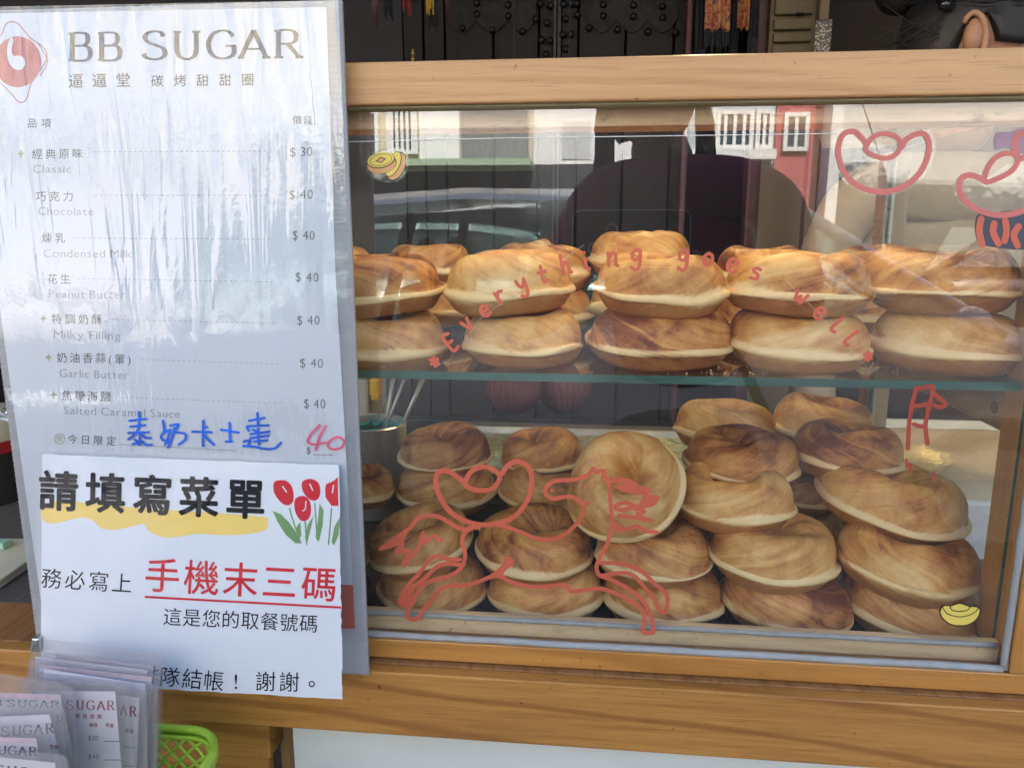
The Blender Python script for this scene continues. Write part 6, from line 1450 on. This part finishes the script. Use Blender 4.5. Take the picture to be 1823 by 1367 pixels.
tyre = simple('tyre_rubber', (0.02, 0.02, 0.02), 0.8); cglass = thin_clear('car_glass', (0.70, 0.78, 0.77), 0.08)
def car(label, x, y, paint, L_=4.4, W_=1.75, H_=1.55, flip=1):
    t = thing('parked_car', label, 'car', (x, y, -1.35)); t['group'] = 'cars parked along the street'
    zb_ = -1.35
    def pf(pts): return [(x+flip*px_*L_, z*H_+zb_) for px_, z in pts]
    # lower body: lofted cross-sections with tumblehome
    st = [(-.5, .30, .42, .60), (-.485, .18, .55, .86), (-.40, .16, .60, .97), (-.2, .16, .635, 1.0), (0, .16, .65, 1.0), (.2, .16, .65, 1.0), (.30, .16, .635, .99), (.42, .16, .57, .94), (.485, .18, .50, .82), (.5, .28, .42, .62)]
    mb = MB(); secs = []
    for u, lo, hi, wf in st:
        w2 = W_/2*wf; X = x+flip*u*L_
        ring = [(X, y-w2*0.93, zb_+lo*H_), (X, y-w2, zb_+(lo+0.12)*H_), (X, y-w2*0.985, zb_+(hi-0.06)*H_), (X, y-w2*0.90, zb_+hi*H_), (X, y, zb_+(hi+0.012)*H_), (X, y+w2*0.90, zb_+hi*H_), (X, y+w2*0.985, zb_+(hi-0.06)*H_), (X, y+w2, zb_+(lo+0.12)*H_), (X, y+w2*0.93, zb_+lo*H_), (X, y, zb_+lo*H_)]
        secs.append(len(mb.v)); mb.v += ring
    for a0, b0 in zip(secs[:-1], secs[1:]):
        for k in range(10): mb.f.append((a0+k, a0+(k+1) % 10, b0+(k+1) % 10, b0+k))
    mb.f.append(tuple(secs[0]+k for k in range(10))); mb.f.append(tuple(secs[-1]+k for k in range(10)))
    mb.build('body', paint, t, autosmooth=True)
    # roof
    mb = MB(); base = 0; RS = [(-.36, .93, .60), (-.30, .975, .64), (-.15, 1.0, .67), (.02, .99, .67), (.12, .95, .64), (.16, .92, .60)]
    for u, z, wf in RS:
        X = x+flip*u*L_; w2 = W_/2*wf*1.18; mb.v += [(X, y-w2, zb_+z*H_-0.05), (X, y-w2*0.85, zb_+z*H_), (X, y, zb_+z*H_+0.02), (X, y+w2*0.85, zb_+z*H_), (X, y+w2, zb_+z*H_-0.05), (X, y, zb_+z*H_-0.06)]
    for i in range(len(RS)-1):
        for k in range(6): mb.f.append((i*6+k, i*6+(k+1) % 6, (i+1)*6+(k+1) % 6, (i+1)*6+k))
    mb.f.append(tuple(range(6))); mb.f.append(tuple((len(RS)-1)*6+k for k in range(6)))
    mb.build('roof', paint, t, autosmooth=True)
    for sg in (-1, 1):
        yb, yt = y+sg*W_/2*0.955, y+sg*W_/2*0.775
        for ub, ut, r_ in ((.31, .15, .026), (.035, .03, .03), (-.22, -.20, .03), (-.44, -.35, .04)):
            MB().tube([(x+flip*ub*L_, yb, zb_+.625*H_), (x+flip*ut*L_, yt, zb_+.925*H_)], r_, 8).build('pillar', paint if ub in (.31, -.44) else tyre, t, smooth=True)
        for ua, ub, va, vb in ((.295, .045, .15, .035), (.025, -.21, .02, -.19), (-.23, -.42, -.21, -.345)):
            q4 = [(x+flip*ua*L_, yb-sg*.01, zb_+.635*H_), (x+flip*ub*L_, yb-sg*.01, zb_+.635*H_), (x+flip*vb*L_, yt, zb_+.925*H_), (x+flip*va*L_, yt, zb_+.925*H_)]
            MB().prism(q4, (0, sg*0.004, 0)).build('side_window', cglass, t)
        for u in (-.31, .31):
            X = x+flip*u*L_; yy = y+sg*(W_/2-0.10)
            w_ = MB(); w_.tube([(X, yy-0.10, zb_+.32), (X, yy+0.105, zb_+.32)], 0.32, 28); wo_ = w_.build('wheel', tyre, t, smooth=False, bevel=0.02)
            mb = MB(); mb.tube([(X, yy+sg*0.106, zb_+.32), (X, yy+sg*0.112, zb_+.32)], 0.20, 24)
            mb.build('rim', M['clip'], wo_)
        MB().ball((x+flip*.27*L_, y+sg*(W_/2+0.08), zb_+.66*H_), (0.07, 0.10, 0.07), 12, 8).build('mirror', paint, t, smooth=True)
        MB().ball((x+flip*.475*L_, y+sg*W_*.33, zb_+.42*H_), (0.10, 0.16, 0.07), 12, 8).build('headlight', simple('headlight_glass', (0.7, 0.72, 0.72), 0.1), t, smooth=True)
        MB().box(x+flip*0.0-0.06, x+flip*0.0+0.12, y+sg*(W_/2*.985), y+sg*(W_/2*1.0+0.015), zb_+.53*H_, zb_+.55*H_).build('door_handle', M['clip'], t)
    for (ub, ut) in ((.315, .165), (-.45, -.365)):
        MB().prism([(x+flip*ub*L_, y-W_*.42, zb_+.64*H_), (x+flip*ub*L_, y+W_*.42, zb_+.64*H_), (x+flip*ut*L_, y+W_*.34, zb_+.92*H_), (x+flip*ut*L_, y-W_*.34, zb_+.92*H_)], (0.004*flip, 0, 0)).build('windscreen', cglass, t)
    for u in (.0, -.20):
        for sg in (-1, 1):
            MB().box(x+flip*u*L_-0.08, x+flip*u*L_+0.08, y+sg*.38-.22, y+sg*.38+.22, zb_+.45*H_, zb_+.72*H_).ball((x+flip*u*L_, y+sg*.38, zb_+.79*H_), (.06, .13, .11), 12, 8).build('seat', M['black_cloth'], t, bevel=0.03)
    return t
pa = lambda n, c: simple(n, c, 0.22, 0.1, 0.03, 5, 0.0, **{'Coat Weight': 0.6, 'Coat Roughness': 0.05})
car('silver car parked right behind the photographer, mirrored at left', 0.15, -2.85, pa('silver_paint', (0.62, 0.64, 0.66)), H_=1.53, L_=4.6)
car('white car across the street, mirrored through the silver car windows', -1.3, -6.9, pa('white_paint', (0.74, 0.77, 0.78)), H_=1.42)
car('black car across the street, mirrored right of the photographer', 4.3, -6.9, pa('black_paint', (0.02, 0.021, 0.024)), flip=-1, H_=1.5)
